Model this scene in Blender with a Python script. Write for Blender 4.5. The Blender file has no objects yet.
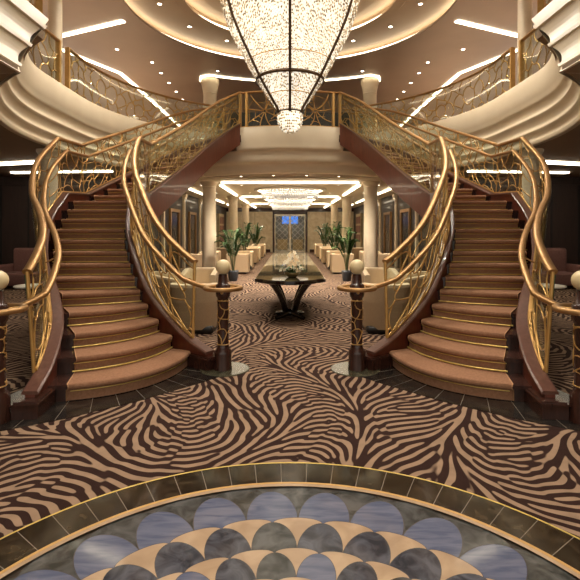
import bpy, math, random
from mathutils import Vector, Matrix
from mathutils.geometry import delaunay_2d_cdt

PI = math.pi
scene = bpy.context.scene
COL = scene.collection
random.seed(7)


def lin(r, g, b):
    def f(c):
        c /= 255.0
        return c / 12.92 if c <= 0.04045 else ((c + 0.055) / 1.055) ** 2.4
    return (f(r), f(g), f(b), 1.0)


# ------------------------------------------------------------------ materials
def new_mat(name):
    m = bpy.data.materials.new(name)
    m.use_nodes = True
    nt = m.node_tree
    return m, nt, nt.nodes['Principled BSDF']


def N(nt, kind, **kw):
    n = nt.nodes.new(kind)
    for k, v in kw.items():
        setattr(n, k, v)
    return n


def pmat(name, col, rough=0.5, metal=0.0, col2=None, scale=6.0, stretch=(1, 1, 1), detail=4.0,
         bump=0.0, bump_scale=60.0, emit=None, estr=0.0, coat=0.0, ior=1.5, spec=0.5, lo=0.35, hi=0.65, dist=0.0):
    m, nt, b = new_mat(name)
    b.inputs['Base Color'].default_value = col
    b.inputs['Roughness'].default_value = rough
    b.inputs['Metallic'].default_value = metal
    b.inputs['Coat Weight'].default_value = coat
    b.inputs['IOR'].default_value = ior
    b.inputs['Specular IOR Level'].default_value = spec
    tc = N(nt, 'ShaderNodeTexCoord')
    mp = N(nt, 'ShaderNodeMapping')
    mp.inputs['Scale'].default_value = stretch
    nt.links.new(tc.outputs['Object'], mp.inputs['Vector'])
    if col2 is not None:
        nz = N(nt, 'ShaderNodeTexNoise')
        nz.inputs['Scale'].default_value = scale
        nz.inputs['Detail'].default_value = detail
        nz.inputs['Distortion'].default_value = dist
        nt.links.new(mp.outputs['Vector'], nz.inputs['Vector'])
        cr = N(nt, 'ShaderNodeValToRGB')
        cr.color_ramp.elements[0].position = lo
        cr.color_ramp.elements[0].color = col
        cr.color_ramp.elements[1].position = hi
        cr.color_ramp.elements[1].color = col2
        nt.links.new(nz.outputs['Fac'], cr.inputs['Fac'])
        nt.links.new(cr.outputs['Color'], b.inputs['Base Color'])
    if bump > 0:
        n2 = N(nt, 'ShaderNodeTexNoise')
        n2.inputs['Scale'].default_value = bump_scale
        n2.inputs['Detail'].default_value = 3
        nt.links.new(mp.outputs['Vector'], n2.inputs['Vector'])
        bp = N(nt, 'ShaderNodeBump')
        bp.inputs['Strength'].default_value = bump
        bp.inputs['Distance'].default_value = 0.01
        nt.links.new(n2.outputs['Fac'], bp.inputs['Height'])
        nt.links.new(bp.outputs['Normal'], b.inputs['Normal'])
    if emit is not None:
        b.inputs['Emission Color'].default_value = emit
        b.inputs['Emission Strength'].default_value = estr
    return m


def emat(name, col, strength):
    m = bpy.data.materials.new(name)
    m.use_nodes = True
    nt = m.node_tree
    nt.nodes.clear()
    e = N(nt, 'ShaderNodeEmission')
    e.inputs['Color'].default_value = col
    e.inputs['Strength'].default_value = strength
    o = N(nt, 'ShaderNodeOutputMaterial')
    nt.links.new(e.outputs[0], o.inputs['Surface'])
    return m


def glass_mat(name, tint=(0.93, 0.97, 0.95, 1), refl=1.0):
    m = bpy.data.materials.new(name)
    m.use_nodes = True
    nt = m.node_tree
    nt.nodes.clear()
    t = N(nt, 'ShaderNodeBsdfTransparent')
    t.inputs['Color'].default_value = tint
    g = N(nt, 'ShaderNodeBsdfGlossy')
    g.inputs['Roughness'].default_value = 0.02
    g.inputs['Color'].default_value = (refl, refl, refl, 1)
    lw = N(nt, 'ShaderNodeLayerWeight')
    lw.inputs['Blend'].default_value = 0.5
    pw = N(nt, 'ShaderNodeMath', operation='POWER')
    pw.inputs[1].default_value = 4.0
    nt.links.new(lw.outputs['Facing'], pw.inputs[0])
    fr = N(nt, 'ShaderNodeMath', operation='MULTIPLY_ADD')
    fr.inputs[1].default_value = 0.55
    fr.inputs[2].default_value = 0.03
    nt.links.new(pw.outputs[0], fr.inputs[0])
    mx = N(nt, 'ShaderNodeMixShader')
    o = N(nt, 'ShaderNodeOutputMaterial')
    nt.links.new(fr.outputs[0], mx.inputs[0])
    nt.links.new(t.outputs[0], mx.inputs[1])
    nt.links.new(g.outputs[0], mx.inputs[2])
    nt.links.new(mx.outputs[0], o.inputs['Surface'])
    return m


def wood_mat(name, c1, c2, rough=0.35, stretch=(6, 6, 0.5)):
    return pmat(name, c1, rough, col2=c2, scale=5.0, stretch=stretch, detail=6, lo=0.3, hi=0.7, dist=0.6, coat=0.15)


def zebra_mat():
    m, nt, b = new_mat('zebra_carpet')
    tc = N(nt, 'ShaderNodeTexCoord')
    # slowly turning stripe direction
    nz = N(nt, 'ShaderNodeTexNoise', noise_dimensions='2D')
    nz.inputs['Scale'].default_value = ZB['oscale']
    nz.inputs['Detail'].default_value = 0.0
    nt.links.new(tc.outputs['Object'], nz.inputs['Vector'])
    mo = N(nt, 'ShaderNodeMath', operation='MULTIPLY_ADD')
    mo.inputs[1].default_value = ZB['oamp']
    mo.inputs[2].default_value = ZB['ooff']
    nt.links.new(nz.outputs['Fac'], mo.inputs[0])
    gb = N(nt, 'ShaderNodeTexGabor', gabor_type='2D')
    gb.inputs['Scale'].default_value = ZB['scale']
    gb.inputs['Frequency'].default_value = ZB['freq']
    gb.inputs['Anisotropy'].default_value = ZB['aniso']
    nt.links.new(tc.outputs['Object'], gb.inputs['Vector'])
    nt.links.new(mo.outputs[0], gb.inputs['Orientation'])
    cr = N(nt, 'ShaderNodeValToRGB')
    cr.color_ramp.elements[0].position = 0.508
    cr.color_ramp.elements[0].color = lin(*ZB['dark'])
    cr.color_ramp.elements[1].position = 0.535
    cr.color_ramp.elements[1].color = lin(*ZB['tan'])
    nt.links.new(gb.outputs['Value'], cr.inputs['Fac'])
    n2 = N(nt, 'ShaderNodeTexNoise')
    n2.inputs['Scale'].default_value = 9.0
    n2.inputs['Detail'].default_value = 8.0
    nt.links.new(tc.outputs['Object'], n2.inputs['Vector'])
    mx = N(nt, 'ShaderNodeMix', data_type='RGBA', blend_type='MULTIPLY')
    mx.inputs[0].default_value = 0.5
    nt.links.new(cr.outputs['Color'], mx.inputs[6])
    cr2 = N(nt, 'ShaderNodeValToRGB')
    cr2.color_ramp.elements[0].position = 0.3
    cr2.color_ramp.elements[0].color = (0.55, 0.55, 0.55, 1)
    cr2.color_ramp.elements[1].position = 0.7
    nt.links.new(n2.outputs['Fac'], cr2.inputs['Fac'])
    nt.links.new(cr2.outputs['Color'], mx.inputs[7])
    nt.links.new(mx.outputs[2], b.inputs['Base Color'])
    b.inputs['Roughness'].default_value = 0.95
    b.inputs['Specular IOR Level'].default_value = 0.1
    bp = N(nt, 'ShaderNodeBump')
    bp.inputs['Strength'].default_value = 0.4
    bp.inputs['Distance'].default_value = 0.006
    n3 = N(nt, 'ShaderNodeTexNoise')
    n3.inputs['Scale'].default_value = 250.0
    nt.links.new(tc.outputs['Object'], n3.inputs['Vector'])
    nt.links.new(n3.outputs['Fac'], bp.inputs['Height'])
    nt.links.new(bp.outputs['Normal'], b.inputs['Normal'])
    return m


def tile_mat(name, c1, c2, grout, bw, bh, rough=0.08, mortar=0.006, nscale=3.0, off=0.0, stretch=(1, 1, 1)):
    """polished stone laid in rectangular tiles"""
    m, nt, b = new_mat(name)
    tc = N(nt, 'ShaderNodeTexCoord')
    nz = N(nt, 'ShaderNodeTexNoise')
    nz.inputs['Scale'].default_value = nscale
    nz.inputs['Detail'].default_value = 8
    nz.inputs['Distortion'].default_value = 1.2
    nt.links.new(tc.outputs['Object'], nz.inputs['Vector'])
    cr = N(nt, 'ShaderNodeValToRGB')
    cr.color_ramp.elements[0].position = 0.35
    cr.color_ramp.elements[0].color = c1
    cr.color_ramp.elements[1].position = 0.7
    cr.color_ramp.elements[1].color = c2
    nt.links.new(nz.outputs['Fac'], cr.inputs['Fac'])
    br = N(nt, 'ShaderNodeTexBrick')
    br.offset = off
    br.inputs['Scale'].default_value = 1.0
    br.inputs['Brick Width'].default_value = bw
    br.inputs['Row Height'].default_value = bh
    br.inputs['Mortar Size'].default_value = mortar
    br.inputs['Mortar'].default_value = grout
    nt.links.new(tc.outputs['Object'], br.inputs['Vector'])
    nt.links.new(cr.outputs['Color'], br.inputs['Color1'])
    nt.links.new(cr.outputs['Color'], br.inputs['Color2'])
    nt.links.new(br.outputs['Color'], b.inputs['Base Color'])
    b.inputs['Roughness'].default_value = rough
    return m


# ------------------------------------------------------------------ mesh builder
class MB:
    def __init__(self):
        self.v, self.f, self.m, self.s = [], [], [], []

    def add(self, verts, faces, mat=0, smooth=False):
        o = len(self.v)
        self.v.extend([tuple(p) for p in verts])
        for f in faces:
            self.f.append([i + o for i in f])
            self.m.append(mat)
            self.s.append(smooth)
        return self

    def box(self, x0, x1, y0, y1, z0, z1, mat=0, rot=0.0, piv=None, bev=0.0):
        if bev > 0:
            return self.rbox(x0, x1, y0, y1, z0, z1, bev, mat, rot, piv)
        vs = [(x, y, z) for z in (z0, z1) for y in (y0, y1) for x in (x0, x1)]
        if rot:
            px, py = piv or ((x0 + x1) / 2, (y0 + y1) / 2)
            c, s = math.cos(rot), math.sin(rot)
            vs = [(px + (x - px) * c - (y - py) * s, py + (x - px) * s + (y - py) * c, z) for x, y, z in vs]
        return self.add(vs, [(0, 2, 3, 1), (4, 5, 7, 6), (0, 1, 5, 4), (2, 6, 7, 3), (0, 4, 6, 2), (1, 3, 7, 5)], mat)

    def rbox(self, x0, x1, y0, y1, z0, z1, r, mat=0, rot=0.0, piv=None):
        """box with rounded vertical corners and softened top and bottom edges"""
        def loop(ins, z):
            pts = []
            rr = max(r - ins, 0.001)
            for cx, cy, a0 in ((x1 - r, y1 - r, 0), (x0 + r, y1 - r, 90), (x0 + r, y0 + r, 180), (x1 - r, y0 + r, 270)):
                for k in range(5):
                    a = math.radians(a0 + k * 22.5)
                    pts.append((cx + rr * math.cos(a), cy + rr * math.sin(a), z))
            return pts
        e = min(r, (z1 - z0) / 2.01)
        rows = [loop(e * 0.6, z0), loop(e * .15, z0 + e * 0.4), loop(0, z0 + e), loop(0, z1 - e), loop(e * .15, z1 - e * 0.4), loop(e * 0.6, z1)]
        if rot:
            px, py = piv or ((x0 + x1) / 2, (y0 + y1) / 2)
            c, s = math.cos(rot), math.sin(rot)
            rows = [[(px + (x - px) * c - (y - py) * s, py + (x - px) * s + (y - py) * c, z) for x, y, z in q] for q in rows]
        self.grid(rows, mat, True, closed=True)
        n = len(rows[0])
        self.add(rows[0], [tuple(range(n - 1, -1, -1))], mat)
        self.add(rows[-1], [tuple(range(n))], mat)
        return self

    def grid(self, rows, mat=0, smooth=False, closed=False, flip=False):
        n = len(rows[0])
        vs = [p for r in rows for p in r]
        fs = []
        for i in range(len(rows) - 1):
            for j in range(n if closed else n - 1):
                a, b = i * n + j, i * n + (j + 1) % n
                q = (a, b, b + n, a + n)
                fs.append(q[::-1] if flip else q)
        return self.add(vs, fs, mat, smooth)

    def sweep(self, pts, prof, mat=0, smooth=True, caps=True, up=Vector((0, 0, 1)), closed=False):
        """closed cross-section prof [(side, up)] carried along pts"""
        P = [Vector(p) for p in pts]
        n = len(P)
        rows = []
        for i in range(n):
            if closed:
                t = P[(i + 1) % n] - P[i - 1]
            else:
                t = P[min(i + 1, n - 1)] - P[max(i - 1, 0)]
            if t.length < 1e-9:
                t = Vector((0, 1, 0))
            t.normalize()
            sd = t.cross(up)
            if sd.length < 1e-4:
                sd = t.cross(Vector((0, 1, 0)))
            sd.normalize()
            u = sd.cross(t)
            rows.append([tuple(P[i] + sd * a + u * b) for a, b in prof])
        if closed:
            rows.append(rows[0])
        self.grid(rows, mat, smooth, closed=True)
        if caps and not closed:
            k = len(prof)
            self.add(rows[0], [tuple(range(k - 1, -1, -1))], mat)
            self.add(rows[-1], [tuple(range(k))], mat)
        return self

    def tube(self, pts, r, n=6, mat=0, flat=1.0, caps=True, closed=False, taper=None):
        if taper is None:
            prof = [(r * math.cos(2 * PI * k / n), r * flat * math.sin(2 * PI * k / n)) for k in range(n)]
            return self.sweep(pts, prof, mat, True, caps, closed=closed)
        P = [Vector(p) for p in pts]
        rows = []
        for i, p in enumerate(P):
            t = (P[min(i + 1, len(P) - 1)] - P[max(i - 1, 0)]).normalized()
            sd = t.cross(Vector((0, 0, 1)))
            if sd.length < 1e-3:
                sd = t.cross(Vector((0, 1, 0)))
            sd.normalize()
            u = sd.cross(t)
            rr = taper[i]
            rows.append([tuple(p + sd * rr * math.cos(2 * PI * k / n) + u * rr * flat * math.sin(2 * PI * k / n)) for k in range(n)])
        self.grid(rows, mat, True, closed=True)
        self.add(rows[0], [tuple(range(n - 1, -1, -1))], mat)
        self.add(rows[-1], [tuple(range(n))], mat)
        return self

    def lathe(self, prof, n=32, c=(0, 0), mat=0, smooth=True, a0=0.0, a1=2 * PI, caps=True):
        full = abs(a1 - a0 - 2 * PI) < 1e-6
        k = n if full else n + 1
        rows = []
        for r, z in prof:
            rows.append([(c[0] + r * math.cos(a0 + (a1 - a0) * j / n), c[1] + r * math.sin(a0 + (a1 - a0) * j / n), z) for j in range(k)])
        self.grid(rows, mat, smooth, closed=full)
        if caps and full:
            if prof[0][0] > 1e-5:
                self.add(rows[0], [tuple(range(k - 1, -1, -1))], mat)
            if prof[-1][0] > 1e-5:
                self.add(rows[-1], [tuple(range(k))], mat)
        return self

    def sphere(self, c, r, n=24, m=14, mat=0, sz=1.0):
        prof = [(r * math.sin(PI * i / m) if 0 < i < m else 0.0001, c[2] - r * sz * math.cos(PI * i / m)) for i in range(m + 1)]
        return self.lathe(prof, n, (c[0], c[1]), mat, True, caps=False)

    def prism(self, poly, z0, z1, mat=0, smooth=False):
        """extrude plan polygon (counter-clockwise) upwards"""
        n = len(poly)
        self.add([(x, y, z0) for x, y in poly] + [(x, y, z1) for x, y in poly],
                 [tuple(range(n - 1, -1, -1)), tuple(range(n, 2 * n))] +
                 [(i, (i + 1) % n, n + (i + 1) % n, n + i) for i in range(n)], mat, smooth)
        return self

    def ico(self, c, r, mat=0, sz=1.0, rnd=None):
        x, y, z = c
        a = rnd or 0.0
        vs = [(x, y, z - r * sz)] + [(x + r * math.cos(a + k * PI / 2), y + r * math.sin(a + k * PI / 2), z) for k in range(4)] + [(x, y, z + r * sz)]
        fs = []
        for k in range(4):
            fs += [(0, 1 + (k + 1) % 4, 1 + k), (5, 1 + k, 1 + (k + 1) % 4)]
        return self.add(vs, fs, mat)

    def build(self, name, mats, parent=None, mirror=1, loc=None):
        off = Vector((0, 0, 0))
        p = parent
        while p is not None:
            off += p.location
            p = p.parent
        vs = [(x * mirror, y, z) for x, y, z in self.v]
        own = Vector((0, 0, 0))
        if parent is None:
            if loc is None:
                xs = [p[0] for p in vs]; ys = [p[1] for p in vs]; zs = [p[2] for p in vs]
                own = Vector(((min(xs) + max(xs)) / 2, (min(ys) + max(ys)) / 2, min(zs)))
            else:
                own = Vector(loc)
        off = off + own
        me = bpy.data.meshes.new(name)
        fs = self.f if mirror == 1 else [f[::-1] for f in self.f]
        me.from_pydata([(x - off.x, y - off.y, z - off.z) for x, y, z in vs], [], fs)
        if not isinstance(mats, (list, tuple)):
            mats = [mats]
        for m in mats:
            me.materials.append(m)
        me.polygons.foreach_set('material_index', self.m)
        me.polygons.foreach_set('use_smooth', self.s)
        me.update()
        o = bpy.data.objects.new(name, me)
        COL.objects.link(o)
        o.location = own
        if parent is not None:
            o.parent = parent
        return o


def tag(o, label=None, cat=None, group=None, kind=None):
    if label: o['label'] = label
    if cat: o['category'] = cat
    if group: o['group'] = group
    if kind: o['kind'] = kind
    return o


def thing(name, label, cat, loc=(0, 0, 0), rz=0.0, group=None):
    o = bpy.data.objects.new(name, None)
    o.empty_display_size = 0.1
    COL.objects.link(o)
    o.location = loc
    o.rotation_euler = (0, 0, rz)
    return tag(o, label, cat, group)


def struct(mb, name, mats, loc=None, mirror=1, label=None):
    o = mb.build(name, mats, None, mirror, loc)
    o['kind'] = 'structure'
    if label:
        o['label'] = label
    return o


def copy_tree(root, loc, rz=0.0, label=None, group=None, scale=None):
    def cp(o, parent):
        c = o.copy()
        COL.objects.link(c)
        if parent is not None:
            c.parent = parent
        for ch in list(o.children):
            cp(ch, c)
        return c
    r = cp(root, None)
    r.location = loc
    r.rotation_euler = (0, 0, rz)
    if scale: r.scale = scale
    if label: r['label'] = label
    if group: r['group'] = group
    return r


def rr_prof(w, h, n=12):
    """rounded rail profile, flattened underneath"""
    out = []
    for k in range(n):
        a = 2 * PI * k / n
        c, s = math.cos(a), math.sin(a)
        out.append((w * math.copysign(abs(c) ** 0.75, c), h * math.copysign(abs(s) ** 0.75, s)))
    return out


def interp(keys, s):
    """smooth interpolation through (s, x, y) keys"""
    if s <= keys[0][0]:
        a, b = keys[0], keys[1]
        t = (s - a[0]) / (b[0] - a[0])
        return (a[1] + (b[1] - a[1]) * t, a[2] + (b[2] - a[2]) * t)
    if s >= keys[-1][0]:
        return keys[-1][1:]
    for i in range(len(keys) - 1):
        if keys[i][0] <= s <= keys[i + 1][0]:
            break
    k1, k2 = keys[i], keys[i + 1]
    h = k2[0] - k1[0]
    t = (s - k1[0]) / h

    def slope(j, c):
        if j == 0:
            return (keys[1][c] - keys[0][c]) / (keys[1][0] - keys[0][0])
        if j == len(keys) - 1:
            return (keys[-1][c] - keys[-2][c]) / (keys[-1][0] - keys[-2][0])
        return (keys[j + 1][c] - keys[j - 1][c]) / (keys[j + 1][0] - keys[j - 1][0])
    out = []
    for c in (1, 2):
        m1, m2 = slope(i, c) * h, slope(i + 1, c) * h
        t2, t3 = t * t, t * t * t
        out.append((2 * t3 - 3 * t2 + 1) * k1[c] + (t3 - 2 * t2 + t) * m1 + (-2 * t3 + 3 * t2) * k2[c] + (t3 - t2) * m2)
    return tuple(out)


def web_edges(L, H, du, dv, seed, jit=0.42):
    """edges of an irregular cell web covering [0,L] x [0,H]"""
    rnd = random.Random(seed)
    nu, nv = max(2, round(L / du)), max(1, round(H / dv))
    pts = []
    for i in range(-2, nu + 2):
        for j in range(-2, nv + 2):
            pts.append(Vector(((i + 0.5 + (0.25 if j % 2 else -0.25) + rnd.uniform(-jit, jit)) * L / nu,
                               (j + 0.5 + rnd.uniform(-jit, jit)) * H / nv)))
    vs, es, fs = delaunay_2d_cdt(pts, [], [], 0, 1e-7)[:3]
    cc, adj = [], {}
    for fi, f in enumerate(fs):
        a, b, c = (vs[i] for i in f[:3])
        d = 2 * (a.x * (b.y - c.y) + b.x * (c.y - a.y) + c.x * (a.y - b.y))
        if abs(d) < 1e-9:
            cc.append(None); continue
        ux = (a.length_squared * (b.y - c.y) + b.length_squared * (c.y - a.y) + c.length_squared * (a.y - b.y)) / d
        uy = (a.length_squared * (c.x - b.x) + b.length_squared * (a.x - c.x) + c.length_squared * (b.x - a.x)) / d
        cc.append((ux, uy))
        for k in range(3):
            e = tuple(sorted((f[k], f[(k + 1) % 3])))
            adj.setdefault(e, []).append(fi)
    out = []
    for e, ff in adj.items():
        if len(ff) != 2 or cc[ff[0]] is None or cc[ff[1]] is None:
            continue
        (x0, y0), (x1, y1) = cc[ff[0]], cc[ff[1]]
        t0, t1 = 0.0, 1.0
        ok = True
        for p, q in ((x0 - x1, x0), (x1 - x0, L - x0), (y0 - y1, y0), (y1 - y0, H - y0)):
            if abs(p) < 1e-12:
                if q < 0: ok = False
                continue
            r = q / p
            if p < 0: t0 = max(t0, r)
            else: t1 = min(t1, r)
        if not ok or t0 >= t1:
            continue
        out.append(((x0 + (x1 - x0) * t0, y0 + (y1 - y0) * t0), (x0 + (x1 - x0) * t1, y0 + (y1 - y0) * t1)))
    return out


def web_tubes(mb, edges, fmap, r=0.010, n=5, seed=1, bow=0.12, seg=3, mat=0):
    rnd = random.Random(seed)
    for (a, b) in edges:
        dx, dy = b[0] - a[0], b[1] - a[1]
        ln = math.hypot(dx, dy)
        if ln < 0.012:
            continue
        w = rnd.uniform(-bow, bow) * 2
        k = seg if ln > 0.08 else 1
        pts = []
        for i in range(k + 1):
            t = i / k
            q = 4 * t * (1 - t) * w
            pts.append(fmap(a[0] + dx * t - dy * q, a[1] + dy * t + dx * q))
        mb.tube(pts, r, n, mat)


class Path:
    """plan polyline (x, y) measured by arc length"""
    def __init__(self, pts):
        self.p = pts
        self.d = [0.0]
        for a, b in zip(pts, pts[1:]):
            self.d.append(self.d[-1] + math.hypot(b[0] - a[0], b[1] - a[1]))
        self.L = self.d[-1]

    def at(self, u):
        u = max(0.0, min(self.L, u))
        lo, hi = 0, len(self.d) - 1
        while hi - lo > 1:
            m = (lo + hi) // 2
            if self.d[m] <= u: lo = m
            else: hi = m
        t = (u - self.d[lo]) / max(1e-9, self.d[hi] - self.d[lo])
        return tuple(a + (b - a) * t for a, b in zip(self.p[lo], self.p[hi]))
P_UP, P_RING, P_LOW, P_MED, P_HALL, EXPO, WORLD = 1800, 300, 80, 240, 260, 0.45, 0.85

# ------------------------------------------------------------------ palette
ZB = dict(oscale=0.6, oamp=8.0, ooff=-2.4, scale=3.1, freq=3.5, aniso=0.95, dark=(54, 36, 31), tan=(158, 131, 108))
WARM = (1.0, 0.80, 0.55, 1)
M = {}
M['cream'] = pmat('cream_plaster', lin(226, 211, 184), 0.45, col2=lin(220, 204, 176), scale=2.0)
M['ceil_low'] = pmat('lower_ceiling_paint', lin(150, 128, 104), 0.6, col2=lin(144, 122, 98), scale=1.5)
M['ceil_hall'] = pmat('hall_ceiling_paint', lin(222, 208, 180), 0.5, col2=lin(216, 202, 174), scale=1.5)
M['ceil_up'] = pmat('upper_ceiling_lacquer', lin(178, 158, 144), 0.32, col2=lin(172, 152, 138), scale=1.0)
M['ceil_ring'] = pmat('ring_ceiling_paint', lin(186, 164, 138), 0.5, col2=lin(180, 158, 132), scale=1.0)
M['hall_wall'] = wood_mat('hall_wall_panel', lin(44, 30, 24), lin(34, 23, 18), 0.6, (4, 4, 0.4))
M['column'] = pmat('column_cream', lin(222, 205, 178), 0.35, col2=lin(214, 196, 168), scale=3.0)
M['dark_wall'] = wood_mat('dark_wall_panel', lin(58, 40, 33), lin(46, 31, 26), 0.6, (4, 4, 0.4))
M['dark_groove'] = pmat('dark_groove', lin(24, 17, 14), 0.6, col2=lin(20, 14, 12))
M['mahogany'] = wood_mat('mahogany', lin(108, 52, 33), lin(84, 38, 24), 0.35, (5, 5, 0.6))
M['dark_wood'] = wood_mat('dark_walnut', lin(64, 36, 28), lin(46, 26, 20), 0.25, (5, 5, 0.8))
M['cap_wood'] = wood_mat('stringer_cap_wood', lin(108, 74, 62), lin(88, 58, 48), 0.32, (5, 5, 1))
M['brass'] = pmat('brushed_brass', lin(176, 138, 92), 0.42, metal=0.75, col2=lin(166, 128, 82), scale=12.0, bump=0.05, bump_scale=40)
M['gold'] = pmat('polished_gold', lin(206, 164, 98), 0.34, metal=0.55, col2=lin(196, 152, 86), scale=14.0)
M['rod'] = pmat('stair_rod_brass', lin(236, 208, 120), 0.3, metal=0.5, col2=lin(228, 198, 108), scale=14.0)
M['runner'] = pmat('runner_carpet', lin(158, 118, 92), 0.95, col2=lin(144, 106, 81), scale=40.0, bump=0.3, bump_scale=300, spec=0.1)
M['glass'] = glass_mat('clear_glass')
M['glass_edge'] = pmat('green_glass_edge', lin(40, 110, 84), 0.15, col2=lin(34, 98, 74), scale=8)
M['zebra'] = zebra_mat()
M['black_marble'] = pmat('black_marble', lin(30, 26, 24), 0.2, col2=lin(62, 54, 46), scale=5.0, detail=9, lo=0.45, hi=0.8, dist=1.5)
M['border_marble'] = pmat('border_marble', lin(30, 24, 18), 0.1, col2=lin(74, 62, 46), scale=9.0, detail=9, lo=0.42, hi=0.78, dist=1.4)
M['grout'] = pmat('pale_grout', lin(120, 108, 92), 0.5, col2=lin(110, 98, 84))
M['line'] = pmat('dark_inlay_line', lin(44, 34, 26), 0.35, col2=lin(38, 30, 22))
M['lapis'] = pmat('blue_stone', lin(80, 88, 112), 0.08, col2=lin(108, 112, 132), scale=4.0, stretch=(1, 5, 1), detail=6, dist=1.0)
M['greengrey'] = pmat('dark_grey_green_stone', lin(50, 52, 50), 0.09, col2=lin(92, 92, 92), scale=9.0, detail=10, dist=0.8)
M['greystone'] = pmat('dark_blue_grey_stone', lin(44, 46, 54), 0.09, col2=lin(86, 88, 98), scale=8.0, detail=10, dist=1.4)
M['tanstone'] = pmat('tan_stone', lin(184, 158, 130), 0.1, col2=lin(164, 138, 112), scale=7.0, detail=8, dist=0.6)
M['newel_disc'] = pmat('grey_green_marble', lin(60, 58, 44), 0.2, col2=lin(88, 84, 66), scale=9.0, detail=8)
M['walk'] = tile_mat('polished_walkway_marble', lin(196, 180, 150), lin(222, 208, 180), lin(96, 84, 66), 0.6, 1.2, 0.05)
M['onyx'] = pmat('cream_onyx_wall', lin(206, 190, 158), 0.2, col2=lin(226, 214, 188), scale=2.2, detail=8, dist=1.6, lo=0.35, hi=0.65)
M['black_lacquer'] = pmat('black_lacquer', lin(26, 20, 17), 0.08, col2=lin(22, 16, 13), coat=0.6)
M['table_glass'] = pmat('bronze_mirror_glass', lin(150, 140, 100), 0.03, metal=0.85, col2=lin(144, 134, 96), scale=3.0)
M['uph_tan'] = pmat('tan_upholstery', lin(176, 150, 118), 0.85, col2=lin(168, 142, 110), scale=60, bump=0.15, bump_scale=200)
M['uph_cream'] = pmat('cream_upholstery', lin(226, 204, 168), 0.75, col2=lin(218, 196, 160), scale=50, bump=0.1, bump_scale=160)
M['uph_rose'] = pmat('rose_upholstery', lin(126, 88, 82), 0.8, col2=lin(114, 78, 72), scale=30, bump=0.1)
M['pillow'] = pmat('ivory_cushion', lin(214, 196, 164), 0.85, col2=lin(204, 186, 154), scale=30, bump=0.1)
M['black_base'] = pmat('black_plinth', lin(26, 22, 20), 0.4, col2=lin(22, 18, 16))
M['globe'] = pmat('ivory_globe', lin(230, 210, 166), 0.35, col2=lin(224, 202, 156), scale=6)
M['leaf'] = pmat('palm_leaf', lin(40, 74, 28), 0.5, col2=lin(62, 98, 40), scale=9)
M['stem'] = pmat('palm_stem', lin(88, 92, 50), 0.6, col2=lin(76, 78, 42), scale=9)
M['pot'] = pmat('charcoal_pot', lin(52, 54, 58), 0.4, col2=lin(44, 46, 50), scale=10)
M['soil'] = pmat('dark_soil', lin(40, 30, 22), 0.95, col2=lin(28, 20, 15), scale=40)
M['petal'] = pmat('ivory_petal', lin(250, 238, 206), 0.6, col2=lin(252, 244, 222), scale=20)
M['petal2'] = pmat('peach_petal', lin(240, 212, 164), 0.6, col2=lin(244, 220, 178), scale=20)
M['bowl'] = pmat('champagne_bowl', lin(168, 150, 112), 0.2, metal=0.6, col2=lin(158, 140, 102), scale=9)
M['bronze'] = pmat('dark_bronze', lin(86, 66, 46), 0.3, metal=0.8, col2=lin(74, 56, 38), scale=12)
M['white_trim'] = pmat('white_trim', lin(236, 228, 212), 0.4, col2=lin(230, 222, 206))
M['cove'] = emat('cove_light_strip', (1.0, 0.85, 0.60, 1), 6.0)
M['cove_hall'] = emat('hall_cove_light_strip', (1.0, 0.86, 0.64, 1), 6.5)
M['lens'] = emat('downlight_lens', (1.0, 0.9, 0.75, 1), 14.0)
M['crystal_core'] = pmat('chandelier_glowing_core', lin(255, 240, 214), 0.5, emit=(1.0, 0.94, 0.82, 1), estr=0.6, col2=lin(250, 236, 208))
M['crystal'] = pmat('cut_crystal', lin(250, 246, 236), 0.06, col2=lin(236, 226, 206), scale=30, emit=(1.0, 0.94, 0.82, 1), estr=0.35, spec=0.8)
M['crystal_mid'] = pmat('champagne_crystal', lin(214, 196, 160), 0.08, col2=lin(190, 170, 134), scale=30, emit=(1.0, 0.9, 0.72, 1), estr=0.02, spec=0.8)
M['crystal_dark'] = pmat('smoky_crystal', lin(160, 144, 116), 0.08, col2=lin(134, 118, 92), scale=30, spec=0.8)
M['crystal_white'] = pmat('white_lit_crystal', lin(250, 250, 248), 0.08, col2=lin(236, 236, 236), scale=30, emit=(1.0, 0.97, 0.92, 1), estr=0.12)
M['upper_floor'] = pmat('upper_carpet', lin(150, 128, 104), 0.95, col2=lin(138, 116, 94), scale=20)
M['upper_wall'] = pmat('upper_wall_taupe', lin(98, 84, 78), 0.35, col2=lin(88, 76, 70), scale=1.2)
M['bridge_back'] = pmat('dark_mirror_panel', lin(34, 27, 23), 0.22, col2=lin(44, 36, 31), scale=1.5)
M['bridge_dark'] = pmat('dark_bridge_panel', lin(26, 24, 22), 0.4, col2=lin(34, 31, 28), scale=1.5)
M['blue_glow'] = emat('blue_glow_panel', (0.08, 0.28, 0.9, 1), 1.1)  # glow of an added panel behind the end doors
M['door_glass'] = glass_mat('door_glass', (0.75, 0.8, 0.82, 1))
M['chrome'] = pmat('satin_nickel', lin(190, 180, 160), 0.25, metal=0.9, col2=lin(180, 170, 150), scale=10)
M['picture'] = pmat('red_book_spines', lin(120, 66, 52), 0.5, col2=lin(70, 40, 34), scale=14, stretch=(1, 14, 1))
M['sand_panel'] = pmat('sand_door_panel', lin(168, 152, 118), 0.5, col2=lin(158, 142, 108))

ZL, ZU, ZT = 3.3, 4.455, 7.25          # lower ceiling, upper floor, upper ceiling
STEP = 0.165
MC = (0.0, 1.37)                       # floor medallion centre
YC1, YC2 = 8.85, 10.2                   # atrium opening: two half circles joined by straights
BC, BR = (0.0, 17.5), 4.85             # bridge balcony front arc
SX = 2.82                              # half width of the long opening over the medallion
CH = (0.0, 11.4)                       # chandelier axis

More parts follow.
